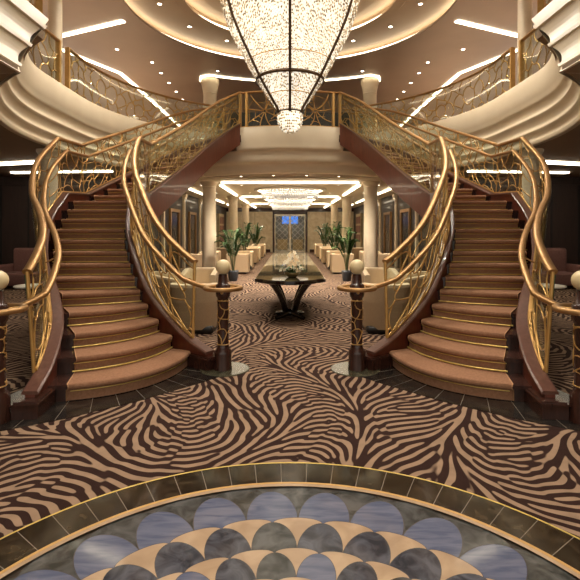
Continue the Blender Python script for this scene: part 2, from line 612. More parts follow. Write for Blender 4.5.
# ------------------------------------------------------------------ atrium opening outline
def shrink(R, a, top):
    """the upper edge of the opening draws in towards the corner of the long opening"""
    t = max(0.0, math.degrees(a) - 185.0) / 30.0
    return R - 0.49 * top * min(t, 1.6) ** 1.5


def opening(R, xb, yb_r, sx, n=28, top=0.0, aend=None):
    """left half of the opening from the middle of the bridge round to y = -4 (x <= 0)"""
    pts = []
    for i in range(n // 2 + 1):
        xx = -xb * i / (n // 2)
        pts.append((xx, BC[1] - math.sqrt(yb_r * yb_r - xx * xx)))
    x, y = pts[-1]
    # side of the bridge runs outwards almost along the ray from (0, 9.6)
    dx, dy = x * 1.003, y - 9.6
    k = 1.0
    while math.hypot(x + dx * (k - 1), y + dy * (k - 1) - YC2) < R: k += 0.002
    x, y = x + dx * (k - 1), y + dy * (k - 1)
    a0 = math.atan2(y - YC2, x)
    for i in range(n + 1):
        a = a0 + (PI - a0) * i / n
        pts.append((R * math.cos(a), YC2 + R * math.sin(a)))
    a1 = aend or PI + math.acos(min(1, sx / R))
    for i in range(n + 1):
        a = PI + (a1 - PI) * i / n
        r = shrink(R, a, top)
        pts.append((r * math.cos(a), YC1 + r * math.sin(a)))
    y0 = pts[-1][1]
    for i in range(1, 9):
        pts.append((-sx, y0 + (-4.0 - y0) * i / 8))
    return pts


def slab_with_hole(mb, hole, z0, z1, rect, org=(0, 9.6), mat=0, mat_edge=None):
    """slab between rect and a star-shaped hole"""
    X0, X1, Y0, Y1 = rect
    def ang(p): return math.atan2(p[0] - org[0], p[1] - org[1])
    def ray(p):
        dx, dy = p[0] - org[0], p[1] - org[1]
        ts = []
        if dx > 1e-9: ts.append((X1 - org[0]) / dx)
        if dx < -1e-9: ts.append((X0 - org[0]) / dx)
        if dy > 1e-9: ts.append((Y1 - org[1]) / dy)
        if dy < -1e-9: ts.append((Y0 - org[1]) / dy)
        t = max(1.0, min(ts))
        return (org[0] + dx * t, org[1] + dy * t)
    pts = sorted(hole, key=ang)
    # add rays through the rectangle corners
    out = []
    n = len(pts)
    for i in range(n):
        a, b = pts[i], pts[(i + 1) % n]
        out.append(a)
        aa, ab = ang(a), ang(b)
        if i == n - 1: ab += 2 * PI
        for c in ((X0, Y0), (X0, Y1), (X1, Y0), (X1, Y1)):
            ac = ang(c)
            for q in (ac, ac + 2 * PI):
                if aa + 1e-6 < q < ab - 1e-6:
                    t = (q - aa) / (ab - aa)
                    # intersection of the ray with segment a-b
                    dx, dy = math.sin(q), math.cos(q)
                    ex, ey = b[0] - a[0], b[1] - a[1]
                    den = dx * ey - dy * ex
                    if abs(den) > 1e-9:
                        k = ((a[0] - org[0]) * ey - (a[1] - org[1]) * ex) / den
                        out.append((org[0] + dx * k, org[1] + dy * k))
    pts = out
    rows_in = pts
    rows_out = [ray(p) for p in pts]
    n = len(pts)
    for z, fl in ((z0, False), (z1, True)):
        mb.grid([[(x, y, z) for x, y in rows_in], [(x, y, z) for x, y in rows_out]], mat, False, closed=True, flip=fl)
    mb.grid([[(x, y, z0) for x, y in rows_in], [(x, y, z1) for x, y in rows_in]], mat if mat_edge is None else mat_edge, False, closed=True)
    return mb


def both(pts):
    return pts + [(-x, y) for x, y in pts[::-1] if abs(x) > 1e-6]


# ------------------------------------------------------------------ SETTING
XW = 9.5
mb = MB(); mb.box(-XW, XW, -4, 36.5, -0.1, 0)
struct(mb, 'floor', M['zebra'], (0, 0, 0))

# floor medallion
mb = MB()
def disc(c, r, z, mat, n=40):
    mb.add([(c[0] + r * math.cos(2 * PI * k / n), c[1] + r * math.sin(2 * PI * k / n), z) for k in range(n)], [tuple(range(n))], mat)
NB = 27
disc(MC, 1.62, 0.0040, 0, 120)
def scale_tile(rc, a, lw, lh, z, mat, n=36, lhd=None):
    ca, sa = math.cos(a), math.sin(a)
    pts = []
    for k in range(n):
        t = 2 * PI * k / n
        u, v = rc + (lh if math.sin(t) > 0 or lhd is None else lhd) * math.sin(t), lw * math.cos(t)
        pts.append((MC[0] + u * ca - v * sa, MC[1] + u * sa + v * ca, z))
    mb.add(pts, [tuple(range(n))], mat)
z = 0.0042
for k in range(9):
    q = 0.80 ** k
    for half in (0, 1):
        rc = (1.51 if half == 0 else 1.275) * q
        lw, lh, ld = (PI * 1.51 * q / NB, 0.07 * q, 0.30 * q) if half == 0 else (PI * 1.275 * q / NB, 0.255 * q, 0.255 * q)
        for i in range(NB):
            a = PI / 2 - 0.036 + (i + (0.5 if half else 0.0)) * 2 * PI / NB
            scale_tile(rc, a, lw, lh, z, 0, 36, ld)
            if half == 0: mi = 2 if k == 0 else 4
            elif k == 0: mi = 1
            elif k % 2: mi = 3 if i % 7 else 2
            else: mi = (2, 3, 1, 3)[i % 4]
            scale_tile(rc, a, lw - 0.0045 * q, lh - 0.0045 * q, z + 0.0002, mi, 36, ld)
        z += 0.0004
disc(MC, 0.2, z, 4, 48)
# gold and stone rings
def ring(mbx, r0, r1, z, mat, n=128, a0=0, a1=2 * PI, c=MC):
    mbx.grid([[(c[0] + r * math.cos(a0 + (a1 - a0) * k / n), c[1] + r * math.sin(a0 + (a1 - a0) * k / n), z) for k in range(n + 1)] for r in (r0, r1)], mat, False, flip=True)
ring(mb, 1.572, 1.60, 0.0125, 4)
ring(mb, 1.60, 1.62, 0.0130, 5)
struct(mb, 'floor_medallion', [M['line'], M['lapis'], M['greengrey'], M['greystone'], M['tanstone'], pmat('gold_inlay_stone', lin(206, 164, 104), 0.15, col2=lin(190, 148, 90), scale=6)], (0, MC[1], 0))

mb = MB()
ring(mb, 1.62, 1.875, 0.0060, 0)
for k in range(64):
    a = 2 * PI * (k + 0.35) / 64
    ca, sa = math.cos(a), math.sin(a)
    w = 0.0022
    p = [(MC[0] + r * ca + s * w * -sa, MC[1] + r * sa + s * w * ca, 0.0066) for r, s in ((1.62, -1), (1.875, -1), (1.875, 1), (1.62, 1))]
    mb.add(p, [(0, 1, 2, 3)], 1)
ring(mb, 1.872, 1.886, 0.0070, 2)
struct(mb, 'trim_1', [M['border_marble'], M['grout'], M['rod']], (0, MC[1], 0))

# marble walkway of the hall
mb = MB(); mb.box(-1.2, 1.2, 18.0, 33.8, 0.0, 0.006)
struct(mb, 'trim_2', M['walk'], (0, 23.0, 0))

# stone aprons at the feet of the stairs (plan of the left one)
APR = [(-2.62, 3.68), (-2.35, 3.78), (-1.96, 4.02), (-1.47, 4.42), (-0.98, 4.94), (-0.72, 5.25), (-0.60, 5.43), (-0.68, 5.68), (-0.95, 5.85), (-1.3, 6.0), (-1.75, 6.1), (-2.3, 5.6), (-2.7, 5.0), (-2.85, 4.4), (-2.85, 3.9)]
for sx in (-1, 1):
    mb = MB()
    mb.prism(APR, 0.0, 0.005, 0)
    # radial joints
    cx, cy = -2.45, 6.0
    for k in range(12):
        a = math.radians(-86 + k * 7.6)
        d = (math.cos(a), math.sin(a))
        for (p, q) in zip(APR[:7], APR[1:7]):
            ex, ey = q[0] - p[0], q[1] - p[1]
            den = d[0] * ey - d[1] * ex
            if abs(den) < 1e-9: continue
            t = ((p[0] - cx) * ey - (p[1] - cy) * ex) / den
            u = ((p[0] - cx) * d[1] - (p[1] - cy) * d[0]) / den
            if t > 0 and 0 <= u <= 1:
                e = (cx + d[0] * t, cy + d[1] * t)
                s = (cx + d[0] * (t - 0.85), cy + d[1] * (t - 0.85))
                w = 0.0025
                nx, ny = -d[1] * w, d[0] * w
                mb.add([(s[0] - nx, s[1] - ny, .0056), (e[0] - nx, e[1] - ny, .0056), (e[0] + nx, e[1] + ny, .0056), (s[0] + nx, s[1] + ny, .0056)], [(0, 1, 2, 3)], 1)
    if sx > 0:
        mb.v = [(-x, y, z) for x, y, z in mb.v]; mb.f = [f[::-1] for f in mb.f]
    struct(mb, 'trim_3' if sx < 0 else 'trim_4', [M['black_marble'], M['grout']])
    mb = MB()
    mb.lathe([(0.0001, 0.0), (0.29, 0.0), (0.29, 0.009), (0.28, 0.011), (0.0001, 0.011)], 48, (sx * 0.77, 5.45), 0, False, caps=False)
    struct(mb, 'trim_5' if sx < 0 else 'trim_6', [M['newel_disc']])

# lower ceiling with the opening, upper floor, upper ceiling
RL, RU = 4.70, 4.62
mb = MB()
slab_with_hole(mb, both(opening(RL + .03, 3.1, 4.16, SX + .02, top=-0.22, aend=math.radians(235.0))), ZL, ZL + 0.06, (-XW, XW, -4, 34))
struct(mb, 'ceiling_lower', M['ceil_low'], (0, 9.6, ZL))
mb = MB()
slab_with_hole(mb, both(opening(RU + .05, 1.5, BR - .06, 3.40, top=1.0, aend=math.radians(214))), ZU - 0.12, ZU, (-XW, XW, -4, 34))
struct(mb, 'floor_upper', M['upper_floor'], (0, 9.6, ZU))
# hall ceiling
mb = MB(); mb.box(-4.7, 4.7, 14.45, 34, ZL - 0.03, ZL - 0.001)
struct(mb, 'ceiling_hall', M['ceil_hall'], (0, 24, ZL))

# moulded fascia round the opening
PROF = [(0.02, 4.62), (0.0, 4.60), (-0.025, 4.45), (-0.03, 4.30), (-0.005, 4.16), (0.03, 4.09), (0.03, 4.06), (0.06, 4.045), (0.09, 4.03), (0.13, 3.97),
        (0.15, 3.90), (0.14, 3.86), (0.11, 3.83), (0.11, 3.80), (0.16, 3.78), (0.20, 3.74), (0.235, 3.66), (0.23, 3.60), (0.20, 3.57), (0.20, 3.54), (0.25, 3.52), (0.30, 3.47), (0.31, 3.42), (0.28, 3.385), (0.28, 3.35), (0.30, 3.33), (0.30, 3.30), (0.32, 3.297), (0.40, 3.297)]
PROF = [(o - 0.22 * min(1.0, max(0.0, (4.06 - zz) / 0.76)), zz) for o, zz in PROF]
def tip(zz):
    t = max(0.0, min(zz, 4.62) - 3.3) / 1.32
    return (-2.82 - 0.57 * t ** 0.7, 4.82 + 1.67 * t)
for sx in (-1, 1):
    mb = MB()
    rows = []
    for o, zz in PROF:
        R = RU + o
        xj = -1.95
        a0 = math.atan2(math.sqrt(R * R - xj * xj), xj)
        tx, ty = tip(zz)
        pe = math.atan2(ty - YC1, tx) % (2 * PI)
        rt = math.hypot(tx, ty - YC1)
        row = []
        for i in range(31):
            a = a0 + (PI - a0) * i / 30
            row.append((R * math.cos(a), YC2 + R * math.sin(a), zz))
        b0 = math.radians(185)
        for i in range(33):
            a = PI + (pe - PI) * i / 32
            t = max(0.0, (a - b0) / (pe - b0)) ** 1.5
            r = R + (rt - R) * t
            row.append((r * math.cos(a), YC1 + r * math.sin(a), zz))
        rows.append(row)
    mb.grid(rows, 0, True, flip=False)
    # long side of the opening over the medallion, stepped cream coffer
    CP = [(3.297, .0), (3.30, .0), (3.40, .0), (3.415, .02), (3.47, .02), (3.48, -.01)]
    CP += [(3.48 + .36 * k / 6, -.01 - .035 * math.sin(PI * k / 6)) for k in range(1, 7)] + [(3.85, .02), (3.91, .02), (3.92, -.01)]
    CP += [(3.92 + .40 * k / 6, -.01 - .035 * math.sin(PI * k / 6)) for k in range(1, 7)] + [(4.33, .03), (4.42, .03), (4.43, .0), (4.62, -.01), (4.64, -.06)]
    rows = []
    for zz, o in CP:
        tx, ty = tip(zz)
        dy = 0.5 * o
        rows.append([(tx + o - (.03 if zz < 3.299 else 0), -4 + (ty + dy + 4) * i / 16, zz) for i in range(17)])
    for r0_, r1_ in zip(rows, rows[1:]):
        mb.grid([r0_, r1_], 0, False)
    # closing return round the corner, hiding the edge of the two mouldings
    for r0_, r1_ in zip(rows, rows[1:]):
        p, q = r0_[-1], r1_[-1]
        mb.add([p, (p[0] - .5, p[1] + .05, p[2]), (q[0] - .5, q[1] + .05, q[2]), q], [(0, 1, 2, 3)], 0)
    struct(mb, 'trim_7' if sx < 0 else 'trim_8', M['cream'], mirror=-sx)

# bridge balcony front
BPROF = [(4.83, 4.52), (4.85, 4.50), (4.875, 4.36), (4.88, 4.22), (4.86, 4.08), (4.83, 3.97), (4.83, 3.93), (4.79, 3.89), (4.76, 3.88), (4.68, 3.875), (4.65, 3.85), (4.64, 3.78), (4.63, 3.68), (4.60, 3.60), (4.55, 3.565), (4.50, 3.555), (4.42, 3.55), (4.37, 3.53), (4.345, 3.47), (4.33, 3.40), (4.31, 3.34), (4.26, 3.305), (4.20, 3.298), (4.1, 3.298)]
mb = MB()
rows = []
for r, zz in BPROF:
    xm = 1.5 if r > 4.75 else min(3.3, 1.5 + (4.75 - r) * 12.0, r * 0.95)
    am = math.asin(xm / r)
    rows.append([(r * math.sin(-am + 2 * am * i / 48), BC[1] - r * math.cos(-am + 2 * am * i / 48), zz) for i in range(49)])
mb.grid(rows, 0, True, flip=False)
struct(mb, 'trim_9', M['cream'], (0, 13.5, 3.3))

# upper ceiling with the ring recesses
R2, R1 = 4.08, 2.68
UC = (0.0, 11.4)
mb = MB()
slab_with_hole(mb, [(UC[0] + R2 * math.cos(2 * PI * k / 96), UC[1] + R2 * math.sin(2 * PI * k / 96)) for k in range(96)], ZT, ZT + 0.06, (-XW - 2.5, XW + 2.5, -4, 28), org=UC)
struct(mb, 'ceiling_upper', M['ceil_up'], (0, 11.4, ZT))
mb = MB()
mb.lathe([(R2, ZT), (R2, ZT + 0.03), (R2 + 0.22, ZT + 0.03), (R2 + 0.22, ZT + 0.24), (R1 + .30, ZT + 0.24), (R1 + .26, ZT + .20), (R1, ZT + 0.20), (R1, ZT + 0.23), (R1 + 0.20, ZT + 0.23), (R1 + 0.20, ZT + 0.46), (R1 - .3, ZT + .46), (R1 - .34, ZT + .42), (0.6, ZT + .50), (0.0001, ZT + 0.50)], 96, UC, 0, False, caps=False)
struct(mb, 'ceiling_dome', M['ceil_ring'], (0, 11.4, ZT))

# walls
def wall(name, x0, x1, y0, y1, z0, z1, mat, extra=None):
    mb = MB(); mb.box(x0, x1, y0, y1, z0, z1)
    mats = [mat]
    if extra:
        extra(mb); mats = [mat, M['dark_groove']]
    return struct(mb, name, mats, ((x0 + x1) / 2, (y0 + y1) / 2, z0))
wall('wall_left', -XW - .15, -XW, -4, 14.3, 0, ZL, M['dark_wall'])
wall('wall_right', XW, XW + .15, -4, 14.3, 0, ZL, M['dark_wall'])
for sx in (-1, 1):
    def panels(mb, sx=sx):
        for x in (-9.0, -8.15, -7.3, -6.45, -5.6):
            mb.box(min(sx * x, sx * (x + .05)), max(sx * x, sx * (x + .05)), 14.28, 14.305, 0.0, 3.05, 1)
        a, b = sorted((sx * 9.5, sx * 4.75))
        mb.box(a, b, 14.25, 14.3, 3.05, 3.12, 0)
    a, b = sorted((sx * XW, sx * 4.7))
    wall('wall_lounge_left' if sx < 0 else 'wall_lounge_right', a, b, 14.3, 14.45, 0, ZL, M['dark_wall'], panels)
    a, b = sorted((sx * 4.7, sx * 4.85))
    wall('wall_hall_left' if sx < 0 else 'wall_hall_right', a, b, 14.45, 34.2, 0, ZL, M['hall_wall'])
# end wall with its door opening
mb = MB()
mb.box(-4.7, -1.28, 34.0, 34.2, 0, 3.08, 0); mb.box(1.28, 4.7, 34.0, 34.2, 0, 3.08, 0)
mb.box(-4.7, 4.7, 33.96, 34.2, 3.0, ZL, 1)
mb.box(-4.7, -1.45, 33.95, 34.0, 0, 0.22, 1); mb.box(1.45, 4.7, 33.95, 34.0, 0, 0.22, 1)
for x in (-3.9, -2.6, 2.6, 3.9):
    mb.box(x - .02, x + .02, 33.985, 34.01, 0.22, 3.0, 2)
struct(mb, 'wall_back', [M['onyx'], M['dark_wood'], M['sand_panel']], (0, 34.1, 0))
# place beyond the doors
mb = MB()
mb.box(-4.7, 4.7, 36.4, 36.5, 0, 3.3, 0)
mb.box(-.62, .62, 36.36, 36.4, 2.15, 2.8, 1)  # glowing blue panel added to tint the door glass
struct(mb, 'wall_beyond', [M['column'], M['blue_glow']], (0, 36.45, 0))
mb = MB(); mb.box(-4.7, 4.7, 34.2, 36.5, ZL, ZL + .06)  # added roof, unseen, keeps world light out of the space beyond
struct(mb, 'light_block_top', M['ceil_low'])
for x in (-4.85, 4.7):  # added sides, unseen, block world light as well
    mb = MB(); mb.box(x, x + .15, 34.2, 36.5, 0, ZL)
    struct(mb, 'light_block_left' if x < 0 else 'light_block_right', M['hall_wall'])
# upper storey walls
wall('wall_upper_left', -XW - 2.65, -XW - 2.5, -4, 28, ZU - .2, ZT, M['upper_wall'])
wall('wall_upper_right', XW + 2.5, XW + 2.65, -4, 28, ZU - .2, ZT, M['upper_wall'])
wall('wall_upper_back', -XW - 2.5, XW + 2.5, 28, 28.15, ZU - .2, ZT, M['upper_wall'])
wall('wall_bridge_back', -2.3, 2.3, 17.8, 17.95, ZU, 6.2, M['bridge_dark'])

# double door at the end of the hall
mb = MB()
mb.box(-1.28, -1.14, 33.92, 34.1, 0, 2.95); mb.box(1.14, 1.28, 33.92, 34.1, 0, 2.95); mb.box(-1.28, 1.28, 33.92, 34.1, 2.82, 3.0)
fr = struct(mb, 'door_1', [M['dark_wood']], (0, 34.0, 0))
for s in (-1, 1):
    mb = MB()
    for (x0, x1, z0, z1) in ((0.0, 0.08, 0, 2.82), (1.06, 1.14, 0, 2.82), (0.08, 1.06, 0, 0.14), (0.08, 1.06, 2.68, 2.82)):
        a, b = sorted((s * x0, s * x1)); mb.box(a, b, 33.97, 34.03, z0, z1, 0)
    a, b = sorted((s * .2, s * .94)); mb.box(a, b, 33.975, 34.025, 0.2, 0.95, 1)
    leaf = mb.build('door_leaf', [M['chrome'], M['sand_panel']], fr)
    mb = MB(); a, b = sorted((s * .08, s * 1.06)); mb.box(a, b, 33.996, 34.004, 0.14, 2.68)
    mb.build('glass_pane', M['door_glass'], leaf)
    mb = MB()
    # diagonal lattice over the glass
    x0, x1, z0, z1 = 0.08, 1.06, 0.14, 2.68
    for k in range(-5, 8):
        for dr in (1, -1):
            pts = []
            zc = z0 + k * 0.42
            for xx in (x0, x1):
                zz = zc + (xx - x0) * 1.0 * (1 if dr > 0 else -1) + (0 if dr > 0 else 0.98)
                pts.append([xx, zz])
            (xa, za), (xb, zb) = pts
            if max(za, zb) < z0 or min(za, zb) > z1: continue
            def cl(x_a, z_a, x_b, z_b):
                if z_a < z0: x_a += (z0 - z_a) / (z_b - z_a) * (x_b - x_a); z_a = z0
                if z_a > z1: x_a += (z1 - z_a) / (z_b - z_a) * (x_b - x_a); z_a = z1
                return x_a, z_a
            A = cl(xa, za, xb, zb); B = cl(xb, zb, xa, za)
            mb.tube([(s * A[0], 33.985, A[1]), (s * B[0], 33.985, B[1])], 0.017, 4)
    mb.build('lattice', M['white_trim'], leaf)
    mb = MB(); mb.tube([(s * .10, 33.93, 1.0), (s * .10, 33.93, 2.0)], 0.02, 8)
    mb.box(min(s*.09, s*.11), max(s*.09, s*.11), 33.93, 33.98, 1.05, 1.09); mb.box(min(s*.09, s*.11), max(s*.09, s*.11), 33.93, 33.98, 1.91, 1.95)
    mb.build('door_handle', M['gold'], leaf)

# ------------------------------------------------------------------ STAIRCASES (plan of the left one, s = number of the step)
IN1 = [(0.25, -0.93, 5.46), (1, -1.22, 5.67), (2, -1.46, 5.84), (3, -1.66, 5.98), (4, -1.83, 6.13), (5, -1.97, 6.30), (6, -2.09, 6.46), (7, -2.20, 6.62), (9, -2.42, 7.0), (11, -2.57, 7.45), (13, -2.68, 8.0)]
OUT1 = [(0.25, -2.45, 4.08), (1, -2.47, 4.33), (2, -2.55, 4.65), (3, -2.67, 4.97), (4, -2.87, 5.32), (5, -3.15, 5.75), (6, -3.42, 6.12), (7, -3.62, 6.45), (8, -3.76, 6.72), (9, -3.89, 7.0), (10, -3.98, 7.27), (11, -4.02, 7.52), (13, -4.04, 8.0)]
INL = [(13, -2.68, 8.0), (14, -2.74, 8.88)]
OUTL = [(13, -4.04, 8.0), (14, -4.07, 8.97)]
IN2 = [(14, -2.74, 8.88), (18.2, -2.42, 10.4), (22.5, -2.06, 11.7), (25, -1.76, 12.36), (27, -1.42, 12.80)]
OUT2 = [(14, -4.07, 8.97), (18.5, -3.62, 10.9), (22.5, -3.05, 12.4), (25, -2.55, 13.45), (27, -2.05, 14.2)]


def raw(side, s):
    k = (IN1, INL, IN2) if side == 'in' else (OUT1, OUTL, OUT2)
    return interp(k[0] if s <= 13 else k[1] if s <= 14 else k[2], s)


def nrm(side, s):
    """unit vector in plan, from the edge towards the middle of the stair"""
    e = 0.02
    lo, hi = s - e, s + e
    if s <= 13: hi = min(hi, 13); lo = min(lo, 13 - e)
    elif s < 14: lo, hi = max(lo, 13), min(hi, 14)
    else: lo = max(lo, 14); hi = max(hi, 14 + e)
    a, b = raw(side, lo), raw(side, hi)
    dx, dy = b[0] - a[0], b[1] - a[1]
    l = math.hypot(dx, dy)
    dx, dy = dx / l, dy / l
    return (-dy, dx) if side == 'in' else (dy, -dx)      # climbing away: inner edge is on the right hand


def edge(side, s, off=0.0):
    """off > 0 moves towards the middle of the stair"""
    p, n = raw(side, s), nrm(side, s)
    return (p[0] + n[0] * off, p[1] + n[1] * off)


SO = {'in': 0.0, 'out': 0.13}           # stringer centre measured from the key line


def zline(s):
    if s <= 13: return STEP * s
    if s <= 14: return 13 * STEP + 0.055 * (s - 13)
    return 13 * STEP + 0.055 + (27 * STEP - 13 * STEP - 0.055) * (s - 14) / 13


BUL = [(0, .42), (1, .36), (2, .27), (3, .19), (4, .12), (5, .07), (6, .03), (7, 0.0), (40, 0.0)]
def bulge(s):
    for (a, x), (b, y) in zip(BUL, BUL[1:]):
        if a <= s <= b: return x + (y - x) * (s - a) / (b - a)
    return 0.0


def lat(s, w, back=0.0):
    """point across the stair at step s, w = 0 inner stringer .. 1 outer stringer, moved back by `back`"""
    I, O = edge('in', s, SO['in']), edge('out', s, SO['out'])
    cx, cy = O[0] - I[0], O[1] - I[1]
    l = math.hypot(cx, cy)
    fx, fy = -cy / l, cx / l
    b = bulge(s) * 4 * w * (1 - w) - back
    return (I[0] + cx * w + fx * b, I[1] + cy * w + fy * b)


def srange(a, b, step=0.25):
    """sample positions, keeping the kinks at 13 and 14"""
    out, s = [], a
    while s < b - 1e-6:
        out.append(s); s += step
    out.append(b)
    out = [x for x in out if abs(x - 13) > 1e-3 and abs(x - 14) > 1e-3]
    for k in (13.0, 14.0):
        if a <= k <= b: out.append(k)
    return sorted(out)


def staircase(sx):
    side_word = 'left' if sx < 0 else 'right'
    mir = 1 if sx < 0 else -1
    root = thing('staircase', 'sweeping %s staircase with brown carpet runner, mahogany stringers and gilt web balustrades' % side_word, 'staircase',
                 (sx * 2.4, 6.2, 0), 0, 'grand staircases')
    def B(mb, name, mats, parent): return mb.build(name, mats, parent, mir)
    W = [i / 10 for i in range(11)]
    # steps
    for n in range(1, 27):
        mb = MB()
        top, low = STEP * n, (STEP * (n - 1) - 0.03 if n > 1 else 0.0)
        nx = n + 1
        f0 = [lat(n, w, 0.0) for w in W]
        f1 = [lat(n, w, 0.03) for w in W]
        bk = [lat(nx, w, 0.06) for w in W]
        # tread slab with nosing, then riser block
        for fr_, za, zb_ in ((f0, top - 0.04, top), (f1, low, top - 0.04)):
            mb.grid([[(*p, zb_) for p in fr_], [(*p, zb_) for p in bk]], 0)
            mb.grid([[(*p, za) for p in bk], [(*p, za) for p in fr_]], 0)
            mb.grid([[(*p, za) for p in fr_], [(*p, zb_) for p in fr_]], 0)
            mb.grid([[(*p, zb_) for p in bk], [(*p, za) for p in bk]], 0)
            for k_ in (0, -1):
                q = [(*fr_[k_], za), (*bk[k_], za), (*bk[k_], zb_), (*fr_[k_], zb_)]
                mb.add(q, [(0, 1, 2, 3) if k_ else (3, 2, 1, 0)], 0)
        B(mb, 'step', M['dark_wood'], root)
    # carpet runner
    mb = MB()
    w0, w1 = 0.075, 0.875
    rows = []
    for n in range(1, 27):
        t = 0.012
        top = STEP * n
        lowz = STEP * (n - 1) + (t if n > 1 else 0.012)
        cross = [(0.03 - t, lowz), (0.03 - t, top - 0.05), (0.0, top - 0.046), (-t - .004, top - 0.03), (-t - .006, top - 0.012), (-t, top + 0.004), (0.0, top + t)]
        a, b = (w0, w1)
        if n == 1: a, b = 0.04, 0.90
        ws = [a + (b - a) * i / 12 for i in range(13)]
        for bk, zz in cross:
            rows.append([(*lat(n, w, bk), zz) for w in ws])
        a2, b2 = w0, w1
        ws2 = [a2 + (b2 - a2) * i / 12 for i in range(13)]
        rows.append([(*lat(n + 1, w, 0.03 - t), top + t) for w in ws2])
    for i_, (r0_, r1_) in enumerate(zip(rows, rows[1:])):
        mb.grid([r0_, r1_], 0, False)
    # bound edges of the runner, a little thick
    for col in (0, 12):
        mb.tube([r[col] for r in rows], 0.006, 5, 1)
    B(mb, 'carpet_runner', [M['runner'], pmat('runner_edge', lin(196, 150, 110), 0.9, col2=lin(186, 140, 100), scale=30)], root)
    # stair rods
    for n in range(1, 27):
        for kind in (0, 1):
            mb = MB()
            if kind == 0:
                if n == 1: continue
                pts = [(*lat(n, w0 - .02 + (w1 - w0 + .04) * i / 10, -0.002), STEP * (n - 1) + 0.026) for i in range(11)]
                mb.tube(pts, 0.0095, 6)
                B(mb, 'stair_rod', M['rod'], root)
            else:
                pts = [(*lat(n, w0 - .01 + (w1 - w0 + .02) * i / 10, 0.010), STEP * n - 0.062) for i in range(11)]
                mb.tube(pts, 0.005, 5)
                B(mb, 'nosing_strip', M['rod'], root)
    # stringers
    for sd in ('in', 'out'):
        mb = MB()
        ss = srange(0.3, 27, 0.25)
        hw = 0.045
        rows_o = []
        for s in ss:
            zt = zline(s) + 0.13
            zb = max(0.0, zline(s) - (0.44 if s > 4 else 0.6))
            a, b = edge(sd, s, SO[sd] - hw), edge(sd, s, SO[sd] + hw)
            rows_o.append([(*a, zb), (*b, zb), (*b, zt), (*a, zt)])
        mb.grid(rows_o, 0, False, closed=True)
        mb.add(rows_o[0], [(3, 2, 1, 0)], 0); mb.add(rows_o[-1], [(0, 1, 2, 3)], 0)
        st = B(mb, 'stringer', M['mahogany'], root)
        mb = MB()
        rows = []
        for s in ss:
            zt = zline(s) + 0.13
            a, b = edge(sd, s, SO[sd] - .075), edge(sd, s, SO[sd] + .075)
            rows.append([(*a, zt), (*b, zt), (*b, zt + 0.02), (*edge(sd, s, SO[sd] + .06), zt + 0.032), (*edge(sd, s, SO[sd] - .06), zt + 0.032), (*a, zt + 0.02)])
        mb.grid(rows, 0, False, closed=True)
        mb.add(rows[0], [(5, 4, 3, 2, 1, 0)], 0); mb.add(rows[-1], [(0, 1, 2, 3, 4, 5)], 0)
        B(mb, 'stringer_cap', M['cap_wood'], st)
        # plinth block at the foot
        mb = MB()
        c = edge(sd, 0.55, SO[sd])
        c2 = edge(sd, 1.1, SO[sd])
        ang = math.atan2(c2[1] - c[1], c2[0] - c[0])
        mb.box(c[0] - .20, c[0] + .20, c[1] - .11, c[1] + .11, 0.0, 0.125, 0, ang, c)
        mb.box(c[0] - .21, c[0] + .21, c[1] - .12, c[1] + .12, 0.125, 0.142, 0, ang, c)
        mb.box(c[0] - .19, c[0] + .19, c[1] - .10, c[1] + .10, 0.142, 0.155, 0, ang, c)
        B(mb, 'plinth', M['dark_wood'], root)
    # soffit under the stair
    mb = MB()
    ss = srange(4.2, 27, 0.4)
    rows = []
    for s in ss:
        zb = max(0.0, zline(s) - 0.42)
        a, b = edge('in', s, SO['in']), edge('out', s, SO['out'])
        rows.append([(*a, zb), (*b, zb)])
    mb.grid(rows, 0, True)
    B(mb, 'soffit', M['mahogany'], root)

    # balustrades
    for sd in ('in', 'out'):
        ro = -0.05 if sd == 'in' else 0.0     # rail line from the key line
        def topz(s):
            h = 1.10
            if s > 24: h = 1.10 - 0.08 * (s - 24) / 3
            return zline(s) + h
        go = SO[sd] + (0.0 if sd == 'in' else -0.05)
        def offs(v, s, ro=ro, go=go): return go + (ro - go) * v
        ss = srange(0.95, 27, 0.05)
        P = Path([edge(sd, s, go) for s in ss])
        # arc length -> s
        def s_of(u, P=P, ss=ss):
            u = max(0.0, min(P.L, u))
            lo, hi = 0, len(ss) - 1
            while hi - lo > 1:
                m = (lo + hi) // 2
                if P.d[m] <= u: lo = m
                else: hi = m
            t = (u - P.d[lo]) / max(1e-9, P.d[hi] - P.d[lo])
            return ss[lo] + (ss[hi] - ss[lo]) * t
        H = 1.0
        def fmap(u, v, sd=sd, offs=offs, s_of=s_of, topz=topz):
            s = s_of(u)
            zb, zt = zline(s) + 0.17, topz(s) - 0.035
            return (*edge(sd, s, offs(v, s)), zb + (zt - zb) * v)
        mb = MB()
        ed = web_edges(P.L, 1.0, 0.34, 0.27, 11 if sd == 'in' else 23)
        web_tubes(mb, ed, fmap, 0.0095, 5, 5, 0.16, 3)
        # a second, wider web on the upper flight, just behind the first
        s14 = next(P.d[i] for i, s in enumerate(ss) if s >= 14)
        ed = web_edges(P.L - s14, 1.0, 0.42, 0.36, 7 if sd == 'in' else 8)
        web_tubes(mb, ed, lambda u, v: fmap(u + s14, v), 0.0095, 5, 6, 0.2, 3)
        # long sweeping bars low on the first flight
        rnd = random.Random(3)
        for k in range(9):
            u0 = k * 0.28
            mb.tube([fmap(u0 + 1.15 * t, min(1, 0.02 + 0.9 * t ** (1.4 + .4 * rnd.random()))) for t in [i / 10 for i in range(11)]], 0.009, 5)
        # bottom edge bar
        mb.tube([(*edge(sd, s, go), zline(s) + 0.175) for s in srange(0.95, 27, .3)], 0.012, 5)
        bal = B(mb, 'balustrade', M['gold'], root)
        # glass behind the web, thin sheet with real thickness
        mb = MB()
        sh = 0.02 if sd == 'in' else -0.02
        rows = []
